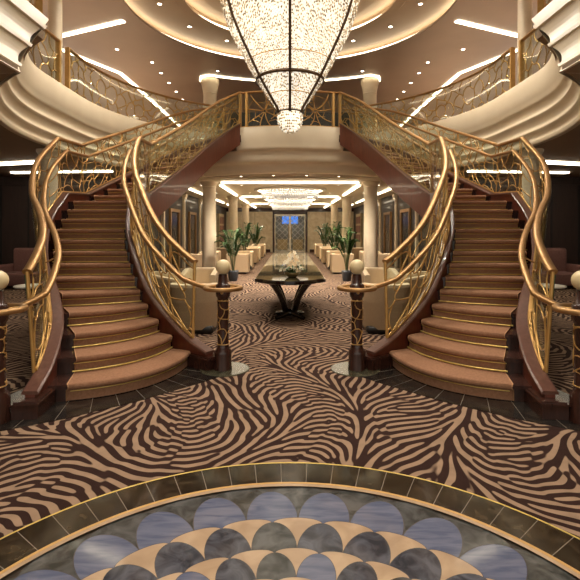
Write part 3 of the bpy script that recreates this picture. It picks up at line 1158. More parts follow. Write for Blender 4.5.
        for s in srange(0.95, 26.9, .25):
            q = []
            for v, t in ((0, 0), (0, 1), (1, 1), (1, 0)):
                o = offs(v, s) - 0.022 + 0.008 * t
                z = (zline(s) + .16) if v == 0 else topz(s) - 0.03
                q.append((*edge(sd, s, o), z))
            rows.append(q)
        for k_ in range(4):
            mb.grid([[r_[k_], r_[(k_ + 1) % 4]] for r_ in rows], 0, True)
        mb.add(rows[0], [(3, 2, 1, 0)], 1); mb.add(rows[-1], [(0, 1, 2, 3)], 0)
        B(mb, 'glass_panel', [M['glass'], M['glass_edge']], bal)
        # top rail
        mb = MB()
        mb.sweep([(*edge(sd, s, ro), topz(s)) for s in srange(0.95, 27, .2)], rr_prof(.042, .030), 0)
        B(mb, 'top_rail', M['brass'], bal)
        # lower hand rail, running on to the newel post
        hr = []
        ho = SO[sd] + 0.10 if sd == 'in' else SO[sd] + 0.02
        ctr = (-0.79, 5.43) if sd == 'in' else (-2.52, 3.96)
        for s in srange(1.0, 27, .2):
            hr.append((*edge(sd, s, ho), zline(s) + 0.88))
        first = hr[0]
        v = Vector((first[0] - ctr[0], first[1] - ctr[1])); v.normalize()
        stp = (ctr[0] + v.x * 0.22, ctr[1] + v.y * 0.22, 0.965)
        mid = ((first[0] + stp[0]) / 2, (first[1] + stp[1]) / 2, (first[2] * .42 + stp[2] * .58))
        mb = MB()
        mb.sweep([stp, mid] + hr, rr_prof(.036, .026), 0)
        # brackets to the top rail
        for s in (3, 5, 7, 9, 11, 12.8, 15, 17, 19, 21, 23, 25):
            a = (*edge(sd, s, ho), zline(s) + 0.87); b = (*edge(sd, s, offs(.7, s)), zline(s) + 0.80)
            mb.tube([a, b], 0.009, 5)
        B(mb, 'hand_rail', M['brass'], bal)
        # posts
        for s in (0.97, 13.0, 14.0, 26.95) + ((2.6,) if sd == 'in' else ()):
            mb = MB()
            p0, p1 = edge(sd, s, go - .02), edge(sd, s, ro - .0)
            r = 0.019 if s in (0.97, 26.95) else 0.009
            mb.tube([(*p0, zline(s) + 0.15), (*p1, topz(s) + (.0))], r, 8)
            B(mb, 'post', M['gold'], bal)
    # top landing nosing joins the bridge
    return root


staircase(-1)
staircase(1)


# ------------------------------------------------------------------ NEWEL POSTS
def newel(x, y, label):
    root = thing('newel_post', label, 'newel post', (x, y, 0.0115 if abs(x) < 1 else 0.0), 0, 'newel posts at the stair feet')
    z0 = root.location.z
    mb = MB()
    mb.lathe([(0.105, z0), (0.105, .03), (0.10, .05), (0.10, .20), (0.095, .235), (0.075, .26), (0.070, .28)], 28, (x, y))
    mb.build('base', M['dark_wood'], root)
    mb = MB()
    mb.lathe([(0.070, .28), (0.066, .30), (0.064, .84), (0.07, .855), (0.082, .87), (0.086, .90), (0.086, 1.00), (0.07, 1.015), (0.06, 1.02), (0.052, 1.12), (0.045, 1.13)], 28, (x, y))
    sh = mb.build('shaft', M['dark_wood'], root)
    mb = MB()
    ed = web_edges(2 * PI * 0.068, 0.52, 0.14, 0.12, 5)
    def fm(u, v): return (x + 0.069 * math.cos(u / 0.068), y + 0.069 * math.sin(u / 0.068), 0.31 + v)
    web_tubes(mb, ed, fm, 0.006, 5, 2, .15, 3)
    mb.tube([(x + .07 * math.cos(a), y + .07 * math.sin(a), .31) for a in [2 * PI * k / 24 for k in range(24)]], .006, 5, closed=True)
    mb.tube([(x + .07 * math.cos(a), y + .07 * math.sin(a), .82) for a in [2 * PI * k / 24 for k in range(24)]], .006, 5, closed=True)
    mb.build('gilt_web', M['gold'], sh)
    mb = MB()
    for k in range(4):
        a = k * PI / 2 + PI / 4
        mb.tube([(x + .08 * math.cos(a), y + .08 * math.sin(a), .965), (x + .175 * math.cos(a), y + .175 * math.sin(a), .965)], .010, 6)
    mb.tube([(x + .087 * math.cos(t), y + .087 * math.sin(t), .965) for t in [2 * PI * k / 24 for k in range(24)]], .009, 5, closed=True)
    mb.sphere((x, y - .092, 0.92), .018, 12, 8)
    mb.build('ring_bracket', M['gold'], root)
    mb = MB(); mb.sweep([(x + 0.2 * math.cos(2 * PI * k / 36), y + 0.2 * math.sin(2 * PI * k / 36), 0.965) for k in range(36)], rr_prof(.036, .026), 0, closed=True)
    mb.build('hand_rail_loop', M['brass'], root)
    mb = MB(); mb.sphere((x, y, 1.215), .088, 32, 18)
    mb.build('globe', M['globe'], root)
    return root


newel(-0.79, 5.43, 'newel post with ivory globe at the inner foot of the left staircase')
newel(0.79, 5.43, 'newel post with ivory globe at the inner foot of the right staircase')
newel(-2.52, 3.96, 'newel post cut by the left edge of the view, outer foot of the left staircase')
newel(2.52, 3.96, 'newel post cut by the right edge of the view, outer foot of the right staircase')


# ------------------------------------------------------------------ BALCONY RAILINGS
def balcony_rail(plan, name_label, mir, parent_loc, zb, zt, seed, cellu=.3, cellv=.25, posts=(0.0, 1.0), group=None, hubs=None, framed=True):
    root = thing('balcony_railing', name_label, 'railing', parent_loc, 0, group)
    P = Path(plan)
    k = max(6, int(P.L / 0.15))
    us = [P.L * i / k for i in range(k + 1)]
    mb = MB(); mb.sweep([(*P.at(u), zt - .03) for u in us], rr_prof(.042, .030), 0)
    mb.build('top_rail', M['brass'], root, mir)
    mb = MB(); mb.sweep([(*P.at(u), zb + .015) for u in us], rr_prof(.022, .015, 8), 0)
    mb.build('bottom_rail', M['gold'], root, mir)
    H = zt - .06 - zb - .03
    def fm(u, v): return (*P.at(u), zb + .03 + v)
    mb = MB()
    if hubs:
        rnd = random.Random(seed)
        for (hu, hv) in hubs:
            n = 9
            loops = []
            for j in range(n):
                a = 2 * PI * j / n + .2
                r0 = .05
                p0 = (hu + r0 * math.cos(a), hv + r0 * math.sin(a))
                loops.append(p0)
                # spoke out to the frame
                t = 9
                for (d, lim0, lim1) in ((math.cos(a), -hu, P.L - hu), (math.sin(a), -hv, H - hv)):
                    if d > 1e-6: t = min(t, lim1 / d)
                    if d < -1e-6: t = min(t, lim0 / d)
                t = min(t, 0.62)
                w = rnd.uniform(-.12, .12)
                pts = []
                for i in range(6):
                    q = i / 5
                    rad = r0 + (t - r0) * q
                    bb = 4 * q * (1 - q) * w * t
                    pts.append(fm(hu + rad * math.cos(a) - bb * math.sin(a), min(H, max(0, hv + rad * math.sin(a) + bb * math.cos(a)))))
                mb.tube(pts, .014, 5)
                # cross ties
                for fr_ in (.42, .72):
                    a2 = 2 * PI * (j + 1) / n + .2
                    q0 = (hu + fr_ * t * math.cos(a), hv + fr_ * t * math.sin(a))
                    t2 = 9
                    for (d, lim0, lim1) in ((math.cos(a2), -hu, P.L - hu), (math.sin(a2), -hv, H - hv)):
                        if d > 1e-6: t2 = min(t2, lim1 / d)
                        if d < -1e-6: t2 = min(t2, lim0 / d)
                    t2 = min(t2, .62)
                    q1 = (hu + (fr_ + .1) * t2 * math.cos(a2), hv + (fr_ + .1) * t2 * math.sin(a2))
                    if rnd.random() < .75:
                        mb.tube([fm(*q0), fm((q0[0] + q1[0]) / 2, (q0[1] + q1[1]) / 2 + .02), fm(*q1)], .008, 5)
            mb.tube([fm(*p) for p in loops], .011, 5, closed=True)
    else:
        web_tubes(mb, web_edges(P.L, H, cellu, cellv, seed), fm, .0145, 5, seed, .16, 3)
    mb.build('gilt_web', M['gold'], root, mir)
    mb = MB()
    rows = []
    for u in us:
        x, y = P.at(u)
        x2, y2 = P.at(min(P.L, u + .05)); x1, y1 = P.at(max(0, u - .05))
        l = math.hypot(x2 - x1, y2 - y1); nx, ny = -(y2 - y1) / l, (x2 - x1) / l
        rows.append([(x + nx * .012, y + ny * .012, zb + .02), (x + nx * .02, y + ny * .02, zb + .02), (x + nx * .02, y + ny * .02, zt - .05), (x + nx * .012, y + ny * .012, zt - .05)])
    for k_ in range(4):
        mb.grid([[r_[k_], r_[(k_ + 1) % 4]] for r_ in rows], 0, True)
    mb.add(rows[0], [(3, 2, 1, 0)]); mb.add(rows[-1], [(0, 1, 2, 3)])
    mb.build('glass_panel', M['glass'], root, mir)
    for t in posts:
        x, y = P.at(P.L * t)
        x2, y2 = P.at(P.L * min(1, t + .02)); x1, y1 = P.at(P.L * max(0, t - .02))
        a = math.atan2(y2 - y1, x2 - x1)
        mb = MB(); mb.box(x - .03, x + .03, y - .045, y + .045, zb, zt - .02, 0, a, (x, y))
        mb.build('post', M['gold'], root, mir)
    return root


RR = 4.70
def ring_pt(a): return (RR * math.cos(a), YC2 + RR * math.sin(a))
for sx in (-1, 1):
    sw = 'left' if sx < 0 else 'right'
    mir = -sx
    # main run: stair head round to the post before the column
    plan = []
    a0 = math.radians(116.5)
    for i in range(0, 34):
        plan.append(ring_pt(a0 + (PI - a0) * i / 33))
    plan.append((-RR, 9.72))
    balcony_rail(plan, 'long curved gilt balcony railing on the %s side of the upper deck' % sw, mir, (sx * 4.2, 12.0, 4.6), 4.60, 5.52, 31, .34, .28, (0.0, 1.0), 'balcony railings of the upper deck')
    plan = [(-RR, 9.33), (-RR, 9.0)] + [(shrink(RR, PI + math.radians(k), 1) * math.cos(PI + math.radians(k)), YC1 + shrink(RR, PI + math.radians(k), 1) * math.sin(PI + math.radians(k))) for k in range(3, 34, 3)]
    balcony_rail(plan, 'short gilt balcony railing beyond the column at the upper %s corner' % sw, mir, (sx * 4.6, 8.3, 4.6), 4.60, 5.52, 47, .3, .28, (0.0, 1.0), 'balcony railings of the upper deck')
xr = 1.40
plan = [(-xr + 2 * xr * i / 28, BC[1] - math.sqrt((BR - .06) ** 2 - (-xr + 2 * xr * i / 28) ** 2)) for i in range(29)]
balcony_rail(plan, 'gilt bridge railing with starburst web between the stair heads', 1, (0, 12.7, 4.52), 4.52, 5.52, 5, .3, .3, (0.0, 0.07, 0.93, 1.0), None, hubs=[(0.72, .40), (1.42, .5), (2.12, .40)])


# ------------------------------------------------------------------ COLUMNS
def column(x, y, z0, z1, r, label, group, cap=0.16):
    root = thing('column', label, 'column', (x, y, z0), 0, group)
    mb = MB(); mb.lathe([(r, z0 + .14), (r * 1.0, z0 + (z1 - z0) * .4), (r * .93, z1 - cap - .03)], 40, (x, y)); mb.build('shaft', M['column'], root)
    mb = MB(); mb.lathe([(r * 1.3, z0), (r * 1.3, z0 + .06), (r * 1.22, z0 + .08), (r * 1.2, z0 + .11), (r * 1.05, z0 + .14), (r, z0 + .15)], 40, (x, y)); mb.build('base', M['column'], root)
    c = z1 - cap
    mb = MB(); mb.lathe([(r * .93, c - .06), (r * 1.02, c - .05), (r * 1.02, c - .03), (r * .95, c - .02), (r * .97, c), (r * 1.05, c + cap * .25), (r * 1.2, c + cap * .6), (r * 1.3, c + cap * .7), (r * 1.3, c + cap)], 40, (x, y)); mb.build('capital', M['column'], root)
    return root


for sx in (-1, 1):
    sw = 'left' if sx < 0 else 'right'
    column(sx * 2.72, 15.5, 0, ZL - .03, .235, 'nearest thick cream column of the hall on the %s, beside a potted palm' % sw, 'hall columns')
    column(sx * 2.76, 22.3, 0, ZL - .03, .235, 'second cream column of the hall on the %s, between the near and far ones' % sw, 'hall columns')
    column(sx * 2.82, 29.2, 0, ZL - .03, .235, 'farthest cream column of the hall on the %s, near the end wall' % sw, 'hall columns')
    column(sx * 4.98, 9.5, 0, ZL, .18, 'cream column behind the %s staircase landing, under the balcony' % sw, 'lounge columns')
    column(sx * 5.03, 9.85, ZU, ZT, .145, 'slim cream upper deck column standing between the two %s balcony railings' % sw, 'upper deck columns', .1)
    column(sx * 2.97, 17.1, ZU, ZT - .02, .26, 'cream upper deck column with moulded capital behind the %s stair head' % sw, 'upper deck columns', .5)


# ------------------------------------------------------------------ CHANDELIER
def chandelier():
    x, y = CH
    root = thing('chandelier', 'huge tapering crystal chandelier with dark bronze ribs hanging over the stairs', 'chandelier', (x, y, 4.06))
    prof = [(1.74, 7.72), (1.72, 7.35), (1.63, 7.0), (1.50, 6.61), (1.27, 6.14), (1.03, 5.72), (0.81, 5.33), (0.55, 4.95), (0.28, 4.57)]
    def rad(z):
        for (r1, z1), (r0, z0) in zip(prof, prof[1:]):
            if z0 <= z <= z1: return r0 + (r1 - r0) * (z - z0) / (z1 - z0)
        return prof[-1][0] if z < prof[-1][1] else prof[0][0]
    NR = 6
    mb = MB(); mb.lathe([(max(.05, r - .07), z) for r, z in prof], 48, CH, 0, True, caps=True)
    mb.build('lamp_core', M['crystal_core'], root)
    rnd = random.Random(4)
    for k in range(NR):
        a0 = 2 * PI * (k) / NR - PI / 2
        mb = MB()
        da = 2 * PI / NR
        for j in range(44):
            a = a0 + da * (j + .5) / 44
            z = 4.60
            while z < 7.60:
                r = rad(z)
                w = r * da / 44
                if r < .8 and j % 2: z += .1; continue
                if r < .8: w *= 2
                sz = max(.013, min(.034, w * .55))
                h = rnd.uniform(1.3, 2.6)
                mb.ico((x + (r - .01 + rnd.uniform(-.012, .012)) * math.cos(a), y + (r - .01) * math.sin(a), z), sz, rnd.choice((0, 0, 1, 1, 2)), h, a + rnd.uniform(-.5, .5))
                z += sz * h * 2.05
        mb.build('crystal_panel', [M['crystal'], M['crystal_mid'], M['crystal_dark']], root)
    for k in range(NR):
        a = 2 * PI * k / NR - PI / 2
        mb = MB()
        pts = [(x + (rad(z) + .03) * math.cos(a), y + (rad(z) + .03) * math.sin(a), z) for z in [4.52 + (7.70 - 4.52) * i / 24 for i in range(25)]]
        mb.tube(pts, .032, 6)
        mb.build('rib', M['bronze'], root)
    for zz, rt in ((5.33, .042), (5.72, .012), (4.94, .012), (4.56, .02)):
        mb = MB()
        R = rad(zz) + .03
        mb.sweep([(x + R * math.cos(2 * PI * k / 56), y + R * math.sin(2 * PI * k / 56), zz) for k in range(56)], rr_prof(rt * .6, rt, 8), closed=True)
        mb.build('hoop', M['bronze'] if rt > .015 else M['gold'], root)
    # bottom basket
    mb = MB()
    bp = [(.02, 4.06), (.14, 4.08), (.23, 4.15), (.285, 4.26), (.305, 4.38), (.30, 4.50), (.27, 4.57)]
    mb.lathe([(max(.01, r - .05), z + .02) for r, z in bp], 32, CH, 0, True, caps=False)
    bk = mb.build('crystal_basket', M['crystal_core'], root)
    mb = MB()
    for r, z in [(.03, 4.07), (.11, 4.085), (.18, 4.12), (.235, 4.17), (.27, 4.235), (.29, 4.30), (.302, 4.37), (.30, 4.44), (.29, 4.51), (.275, 4.57)]:
        n = max(3, int(2 * PI * r / .045))
        for k in range(n):
            a = 2 * PI * k / n + z * 7
            mb.ico((x + r * math.cos(a), y + r * math.sin(a), z), .026, rnd.choice((0, 0, 1, 2)), 1.3, a)
    mb.build('crystal_beads', [M['crystal'], M['crystal_mid'], M['crystal_dark']], bk)
    # canopy at the ceiling
    mb = MB(); mb.lathe([(1.80, 7.68), (1.84, 7.70), (1.84, 7.76), (1.2, 7.77)], 56, CH, 0, False)
    mb.build('ceiling_canopy', M['gold'], root)
chandelier()


def hall_chandelier(y, label, z0=2.95):
    root = thing('ceiling_chandelier', label, 'chandelier', (0, y, z0), 0, 'hall crystal ceiling lights')
    mb = MB()
    mb.lathe([(1.42, ZL - .03), (1.45, ZL - .06), (1.42, ZL - .09), (1.30, ZL - .10), (1.28, ZL - .032)], 56, (0, y), 0, True, caps=False)
    mb.build('rim', M['white_trim'], root)
    mb = MB(); mb.lathe([(1.285, ZL - .095), (1.20, ZL - .05)], 56, (0, y), 0, False, caps=False)
    mb.build('light_strip', M['cove_hall'], root)
    rnd = random.Random(int(y))
    for r, zz in ((1.12, 3.16), (1.12, 3.07), (1.10, 2.99), (.86, 3.12), (.86, 3.03), (.6, 3.0), (.35, 2.99)):
        mb = MB()
        n = int(2 * PI * r / .085)
        for k in range(n):
            a = 2 * PI * k / n + rnd.uniform(-.02, .02)
            mb.ico((r * math.cos(a), y + r * math.sin(a), zz + rnd.uniform(-.015, .015)), .036, 0, 1.45, a)
        mb.build('crystal_tier', M['crystal_white'], root)
    mb = MB(); mb.lathe([(1.0, 3.2), (1.05, 3.22), (1.05, 3.27)], 40, (0, y), 0, True)
    mb.build('ceiling_plate', M['chrome'], root)
hall_chandelier(18.4, 'round crystal ceiling light nearest the bridge in the hall')
hall_chandelier(23.6, 'round crystal ceiling light in the middle of the hall')
hall_chandelier(29.0, 'round crystal ceiling light nearest the end doors of the hall')

# ------------------------------------------------------------------ TABLE AND FLOWERS
def table():
    root = thing('table', 'long black lacquer table with mirror top on curved legs, carrying flowers', 'table', (0, 8.75, 0))
    def outline(ins, z):
        pts = []
        hw, y0, y1, bow = .64 - ins, 8.28 + ins * .6, 11.2 - ins * .6, .40
        n = 16
        for i in range(n + 1):
            t = -1 + 2 * i / n
            pts.append((t * hw, y0 - bow * (1 - t * t), z))
        for i in range(n + 1):
            t = 1 - 2 * i / n
            pts.append((t * hw, y1 + bow * (1 - t * t), z))
        return pts
    rows = [outline(.05, .70), outline(0, .715), outline(0, .765), outline(.012, .772)]
    mb = MB(); mb.grid(rows, 0, False, closed=True); n = len(rows[0])
    mb.add(rows[0], [tuple(range(n - 1, -1, -1))]); mb.add(rows[-1], [tuple(range(n))])
    tp = mb.build('tabletop', M['black_lacquer'], root)
    rows = [outline(.02, .7725), outline(.02, .780)]
    mb = MB(); mb.grid(rows, 0, False, closed=True)
    mb.add(rows[0], [tuple(range(n - 1, -1, -1))]); mb.add(rows[-1], [tuple(range(n))])
    mb.build('mirror_top', M['table_glass'], tp)
    for sx in (-1, 1):
        for sy in (-1, 1):
            mb = MB()
            yc = 8.70 + sy * .03
            pts, tp_ = [], []
            for i in range(15):
                t = i / 14
                z = .70 - .60 * t
                xx = .34 - .26 * (t ** .8) - .03 * math.sin(PI * t)
                pts.append((sx * xx, yc + sy * (.30 - .26 * t), z)); tp_.append(.062 - .008 * t)
            mb.tube(pts, .06, 10, taper=tp_)
            mb.build('leg', M['black_lacquer'], root)
            mb = MB()
            pts = [(sx * (.04 + .22 * t), yc + sy * (.03 + .2 * t), .11 - .075 * t ** .6) for t in [i / 6 for i in range(7)]]
            mb.tube(pts, .05, 8, taper=[.058, .055, .05, .045, .042, .038, .032])
            mb.build('foot', M['black_lacquer'], root)
    mb = MB(); mb.lathe([(.0001, .05), (.10, .05), (.12, .09), (.10, .14), (.0001, .16)], 24, (0, 8.70), caps=False)
    mb.build('hub', M['black_lacquer'], root)
    bx, by = .04, 8.5
    f = thing('flower_arrangement', 'cream orchid arrangement in a low metallic bowl on the mirror topped table', 'flowers', (bx, by, .7805))
    mb = MB(); mb.lathe([(.0001, .782), (.07, .782), (.09, .79), (.14, .84), (.155, .875), (.148, .875), (.12, .84), (.0001, .83)], 32, (bx, by), caps=False)
    mb.build('bowl', M['bowl'], f)
    rnd = random.Random(12)
    mb = MB()
    for k in range(60):
        a = rnd.uniform(0, 2 * PI); l = rnd.uniform(.12, .26); up = rnd.uniform(.02, .16)
        p0 = Vector((bx + .05 * math.cos(a), by + .05 * math.sin(a), .86))
        p1 = p0 + Vector((l * math.cos(a) * .6, l * math.sin(a) * .6, up)); p2 = p0 + Vector((l * math.cos(a), l * math.sin(a), up * .6))
        sd = Vector((-math.sin(a), math.cos(a), 0)) * .018
        mb.add([p0 - sd * .4, p0 + sd * .4, p1 + sd, p1 - sd, p2], [(0, 1, 2, 3), (3, 2, 4)])
    mb.build('foliage', M['leaf'], f)
    for k in range(84):
        a = rnd.uniform(0, 2 * PI)
        h = rnd.uniform(0, 1)
        rr = .25 * (1 - h * .8) * rnd.uniform(.25, 1)
        c = Vector((bx + rr * math.cos(a), by + rr * math.sin(a), .90 + .34 * h))
        mb = MB()
        ax = Vector((math.cos(a) * .6, math.sin(a) * .6 - .5, .5)).normalized()
        u = ax.cross(Vector((0, 0, 1))).normalized(); v = u.cross(ax)
        for j in range(5):
            t = 2 * PI * j / 5
            d = u * math.cos(t) + v * math.sin(t); e = u * -math.sin(t) + v * math.cos(t)
            s = .044
            mb.add([c, c + d * s * .6 + e * s * .42 + ax * .008, c + d * s * 1.15 + ax * .002, c + d * s * .6 - e * s * .42 + ax * .008], [(0, 1, 2, 3)])
        mb.sphere(tuple(c + ax * .008), .008, 8, 5, 1)
        mb.build('flower', [M['petal'] if k % 3 else M['petal2'], M['petal2']], f)
table()


# ------------------------------------------------------------------ SEATS
def tub_chair(label, w=.92, d=.86, h=.78, rounded=True, outer='uph_tan', group=None, name='armchair'):
    """faces +y, origin on the floor under the middle"""
    root = thing(name, label, 'armchair', (0, 0, 0), 0, group)
    hw, hd, t = w / 2, d / 2, .13
    # U shaped back and arms
    path = []
    r = .30 if rounded else .06
    def U(ins):
        q = []
        x, y = hw - ins, -hd + ins
        rr = max(.02, r - ins)
        q.append((-x, hd)); q.append((-x, hd * .3)); q.append((-x, y + rr))
        for k in range(1, 8):
            a = PI + k * PI / 16
            q.append((-x + rr + rr * math.cos(a), y + rr + rr * math.sin(a)))
        q.append((-x + rr, y)); q.append((0, y)); q.append((x - rr, y))
        for k in range(1, 8):
            a = 1.5 * PI + k * PI / 16
            q.append((x - rr + rr * math.cos(a), y + rr + rr * math.sin(a)))
        q.append((x, y + rr)); q.append((x, hd * .3)); q.append((x, hd))
        return q
    zb = .07
    def zt(p): return h - (0.10 if rounded else .04) * max(0, min(1, (p[1] + hd * .2) / (hd * 1.2)))
    rows = []
    taper = .05 if rounded else .0
    for ins, fz in ((taper, 0.0), (0.0, .6), (0, .93), (.015, .985), (.04, 1.0), (t - .03, 1.0), (t - .008, .985), (t, .93), (t, .35)):
        rows.append([(x, y, zb + (zt((x, y)) - zb) * fz) for x, y in U(ins)])
    mb = MB()
    n = len(rows[0])
    for i in range(len(rows) - 1):
        mb.grid([rows[i], rows[i + 1]], 0 if i < 3 else 1, True, flip=True)
    # arm fronts
    mb.add([r_[0] for r_ in rows], [tuple(range(len(rows)))], 1)
    mb.add([r_[-1] for r_ in rows], [tuple(range(len(rows) - 1, -1, -1))], 1)
    mb.build('backrest', [M[outer], M['uph_cream']], root)
    mb = MB(); mb.rbox(-hw + t, hw - t, -hd + t, hd - .01, .12, .30, .03); mb.build('seat_base', M['uph_cream'], root)
    mb = MB(); mb.rbox(-hw + t + .01, hw - t - .01, -hd + t + .01, hd + .02, .30, .44, .05); mb.build('seat_cushion', M['uph_cream'], root)
    mb = MB(); mb.rbox(-hw + .06, hw - .06, -hd + .06, hd - .04, .0, .12, .05); mb.build('plinth', M['black_base'], root)
    return root


# near group behind the stairs
proto = tub_chair('cream and tan tub chair with its rounded back to the left newel post', .80, .82, .79, True, group='tub chairs near the stairs')
proto.location = (-1.56, 7.62, 0)
def tub(x, y, rz, label): return copy_tree(proto, (x, y, 0), rz, label)
tub(1.56, 7.62, 0, 'cream and tan tub chair with its rounded back to the right newel post')
for sx in (-1, 1):
    sw = 'left' if sx < 0 else 'right'
    tub(sx * 1.98, 10.2, PI, 'cream tub chair facing the stairs, behind the rounded chair on the %s' % sw)
    tub(sx * 2.62, 9.3, -PI / 2 * sx * -1 if False else (PI / 2 if sx > 0 else -PI / 2), 'cream tub chair seen through the web of the %s balustrade, side on' % sw)

# hall rows: square club chairs along the aisle
proto2 = tub_chair('cream square club chair nearest the table on the left of the hall aisle', .84, .84, .76, False, group='club chairs along the hall aisle')
first = True
ordn = ['nearest the table', 'second from the table', 'third from the table', 'fourth from the table', 'fifth from the table', 'farthest from the table']
for sx in (-1, 1):
    for i, y in enumerate((17.6, 19.5, 22.6, 24.5, 27.4, 29.4)):
        lab = 'cream square club chair %s on the %s of the hall aisle' % (ordn[i], 'left' if sx < 0 else 'right')
        rz = (0 if i % 2 == 0 else PI)
        loc = (sx * 1.98, y, 0)
        if first:
            proto2.location = loc; proto2.rotation_euler = (0, 0, rz); first = False
        else:
            copy_tree(proto2, loc, rz, lab)
for sx in (-1, 1):
    for i, y in enumerate((17.6, 19.5, 23.5)):
        copy_tree(proto2, (sx * 3.4, y, 0), 0 if i != 1 else PI, 'cream club chair %s, by the %s wall of the hall' % (('next to the near column', 'facing back past the near column', 'beyond the second column')[i], 'left' if sx < 0 else 'right'), 'club chairs by the hall walls')


# rose sofas at the lounge walls with cushions and low tables
def lounge(sx):
    sw = 'left' if sx < 0 else 'right'
    root = thing('sofa', 'tufted rose sofa against the dark panels at the far %s' % sw, 'sofa', (sx * 7.1, 13.2, 0), 0, 'rose sofas')
    x0, y0 = sx * 7.1, 13.2
    mb = MB(); mb.rbox(x0 - 1.0, x0 + 1.0, y0 - .45, y0 + .45, .10, .44, .06); mb.build('seat', M['uph_rose'], root)
    mb = MB(); mb.rbox(x0 - 1.05, x0 + 1.05, y0 + .30, y0 + .52, .10, 1.12, .08)
    for i in range(9):
        for j in range(3):
            mb.sphere((x0 - .85 + i * .21 + (.1 if j % 2 else 0), y0 + .297, .6 + j * .18), .018, 8, 5)
    mb.build('backrest', M['uph_rose'], root)
    for s in (-1, 1):
        mb = MB(); a, b = sorted((x0 + s * 1.02, x0 + s * 1.2)); mb.rbox(a, b, y0 - .45, y0 + .48, .10, .66, .06); mb.build('arm', M['uph_rose'], root)
    for (px, py) in ((-.9, -.36), (.9, -.36), (-.9, .36), (.9, .36)):
        mb = MB(); mb.box(x0 + px - .03, x0 + px + .03, y0 + py - .03, y0 + py + .03, 0, .11); mb.build('leg', M['dark_wood'], root)
    # cushion leaning on the seat
    mb = MB()
    cx, cy, cz = x0 - sx * .35, y0 + .12, .66
    n = 10
    for s in (-1, 1):
        rows = []
        for i in range(n + 1):
            row = []
            for j in range(n + 1):
                u, v = -1 + 2 * i / n, -1 + 2 * j / n
                th = .085 * ((1 - u ** 4) * (1 - v ** 4)) ** .6
                px, pz = u * .23 * (1 - .06 * (1 - v * v)), v * .23 * (1 - .06 * (1 - u * u))
                row.append((cx + px, cy + s * th + pz * .28, cz + pz * .96))
            rows.append(row)
        mb.grid(rows, 0, True, flip=(s > 0))
    tag(mb.build('cushion', M['pillow']), 'ivory cushion leaning on the %s rose sofa' % sw, 'cushion', 'ivory cushions')
    t = thing('side_table', 'low dark table with white top in front of the %s rose sofa' % sw, 'table', (sx * 5.55, 9.9, 0), 0, 'low lounge tables')
    mb = MB(); mb.lathe([(.0001, .43), (.34, .43), (.35, .44), (.35, .455), (.34, .465), (.0001, .465)], 32, (sx * 5.55, 9.9), caps=False); mb.build('tabletop', M['white_trim'], t)
    mb = MB(); mb.lathe([(.2, 0), (.2, .02), (.04, .05), (.035, .40), (.1, .43)], 20, (sx * 5.55, 9.9)); mb.build('pedestal', M['dark_wood'], t)
lounge(-1); lounge(1)


# ------------------------------------------------------------------ PALMS
def palm(label, x, y, height, seed, potr=.17, poth=.34, nf=15, spread=.5):
    root = thing('potted_palm', label, 'plant', (x, y, 0), 0, 'potted palms of the hall')
    rnd = random.Random(seed)
    mb = MB(); mb.lathe([(potr * .72, 0), (potr * .9, poth * .3), (potr, poth * .8), (potr * 1.04, poth), (potr * .9, poth), (potr * .86, poth * .9)], 28, (x, y), caps=False)
    mb.lathe([(.0001, 0.001), (potr * .72, 0.001)], 28, (x, y), caps=False)
    pt = mb.build('pot', M['pot'], root)
    mb = MB(); mb.lathe([(.0001, poth * .93), (potr * .87, poth * .9)], 28, (x, y), caps=False); mb.build('soil', M['soil'], pt)
    for k in range(nf):
        a = 2 * PI * k / nf * 1.618 + rnd.uniform(-.3, .3)
        H = height * rnd.uniform(.6, 1.0); S = spread * rnd.uniform(.5, 1.05)
        if k < 3: S *= .45; H = height * rnd.uniform(.9, 1.02)
        mb = MB()
        pts = []
        for i in range(13):
            t = i / 12
            rr = .03 + S * t ** 1.5
            zz = poth * .9 + (H - poth * .9) * (1 - (1 - t) ** 1.7) - .22 * S * t ** 4
            pts.append(Vector((x + rr * math.cos(a), y + rr * math.sin(a), zz)))
        mb.tube(pts, .008, 5, 1, taper=[.010 - .0065 * i / 12 for i in range(13)])
        for i in range(4, 13):
            for q in (0, .5):
                if i == 12 and q: continue
                p = pts[i].lerp(pts[min(12, i + 1)], q)
                t = (pts[min(12, i + 1)] - pts[i - 1]).normalized()
                for s in (-1, 1):
                    sd = t.cross(Vector((0, 0, 1)))
                    if sd.length < .01: sd = Vector((1, 0, 0))
                    sd = sd.normalized() * s
                    ll = (.26 if i < 9 else .26 - .04 * (i - 8)) * rnd.uniform(.8, 1.1) * height / 1.7
                    d = (sd * .75 + t * .75 + Vector((0, 0, rnd.uniform(-.1, .25)))).normalized()
                    w = d.cross(Vector((0, 0, 1))).normalized() * .026
                    m1, e1 = p + d * ll * .5 + Vector((0, 0, .01)), p + d * ll - Vector((0, 0, ll * .25))
                    mb.add([p, m1 + w, e1, m1 - w], [(0, 1, 2, 3)], 0)
        mb.build('frond', [M['leaf'], M['stem']], root)
for sx in (-1, 1):
    sw = 'left' if sx < 0 else 'right'
    palm('potted palm in a charcoal pot beside the near %s column of the hall' % sw, sx * 1.84, 14.9, 1.72, 3 + sx)
    palm('potted palm between the second and third %s club chairs of the hall' % sw, sx * 2.05, 21.0, 2.0, 13 + sx)
    palm('farthest potted palm on the %s of the hall aisle' % sw, sx * 1.95, 25.95, 2.0, 23 + sx)


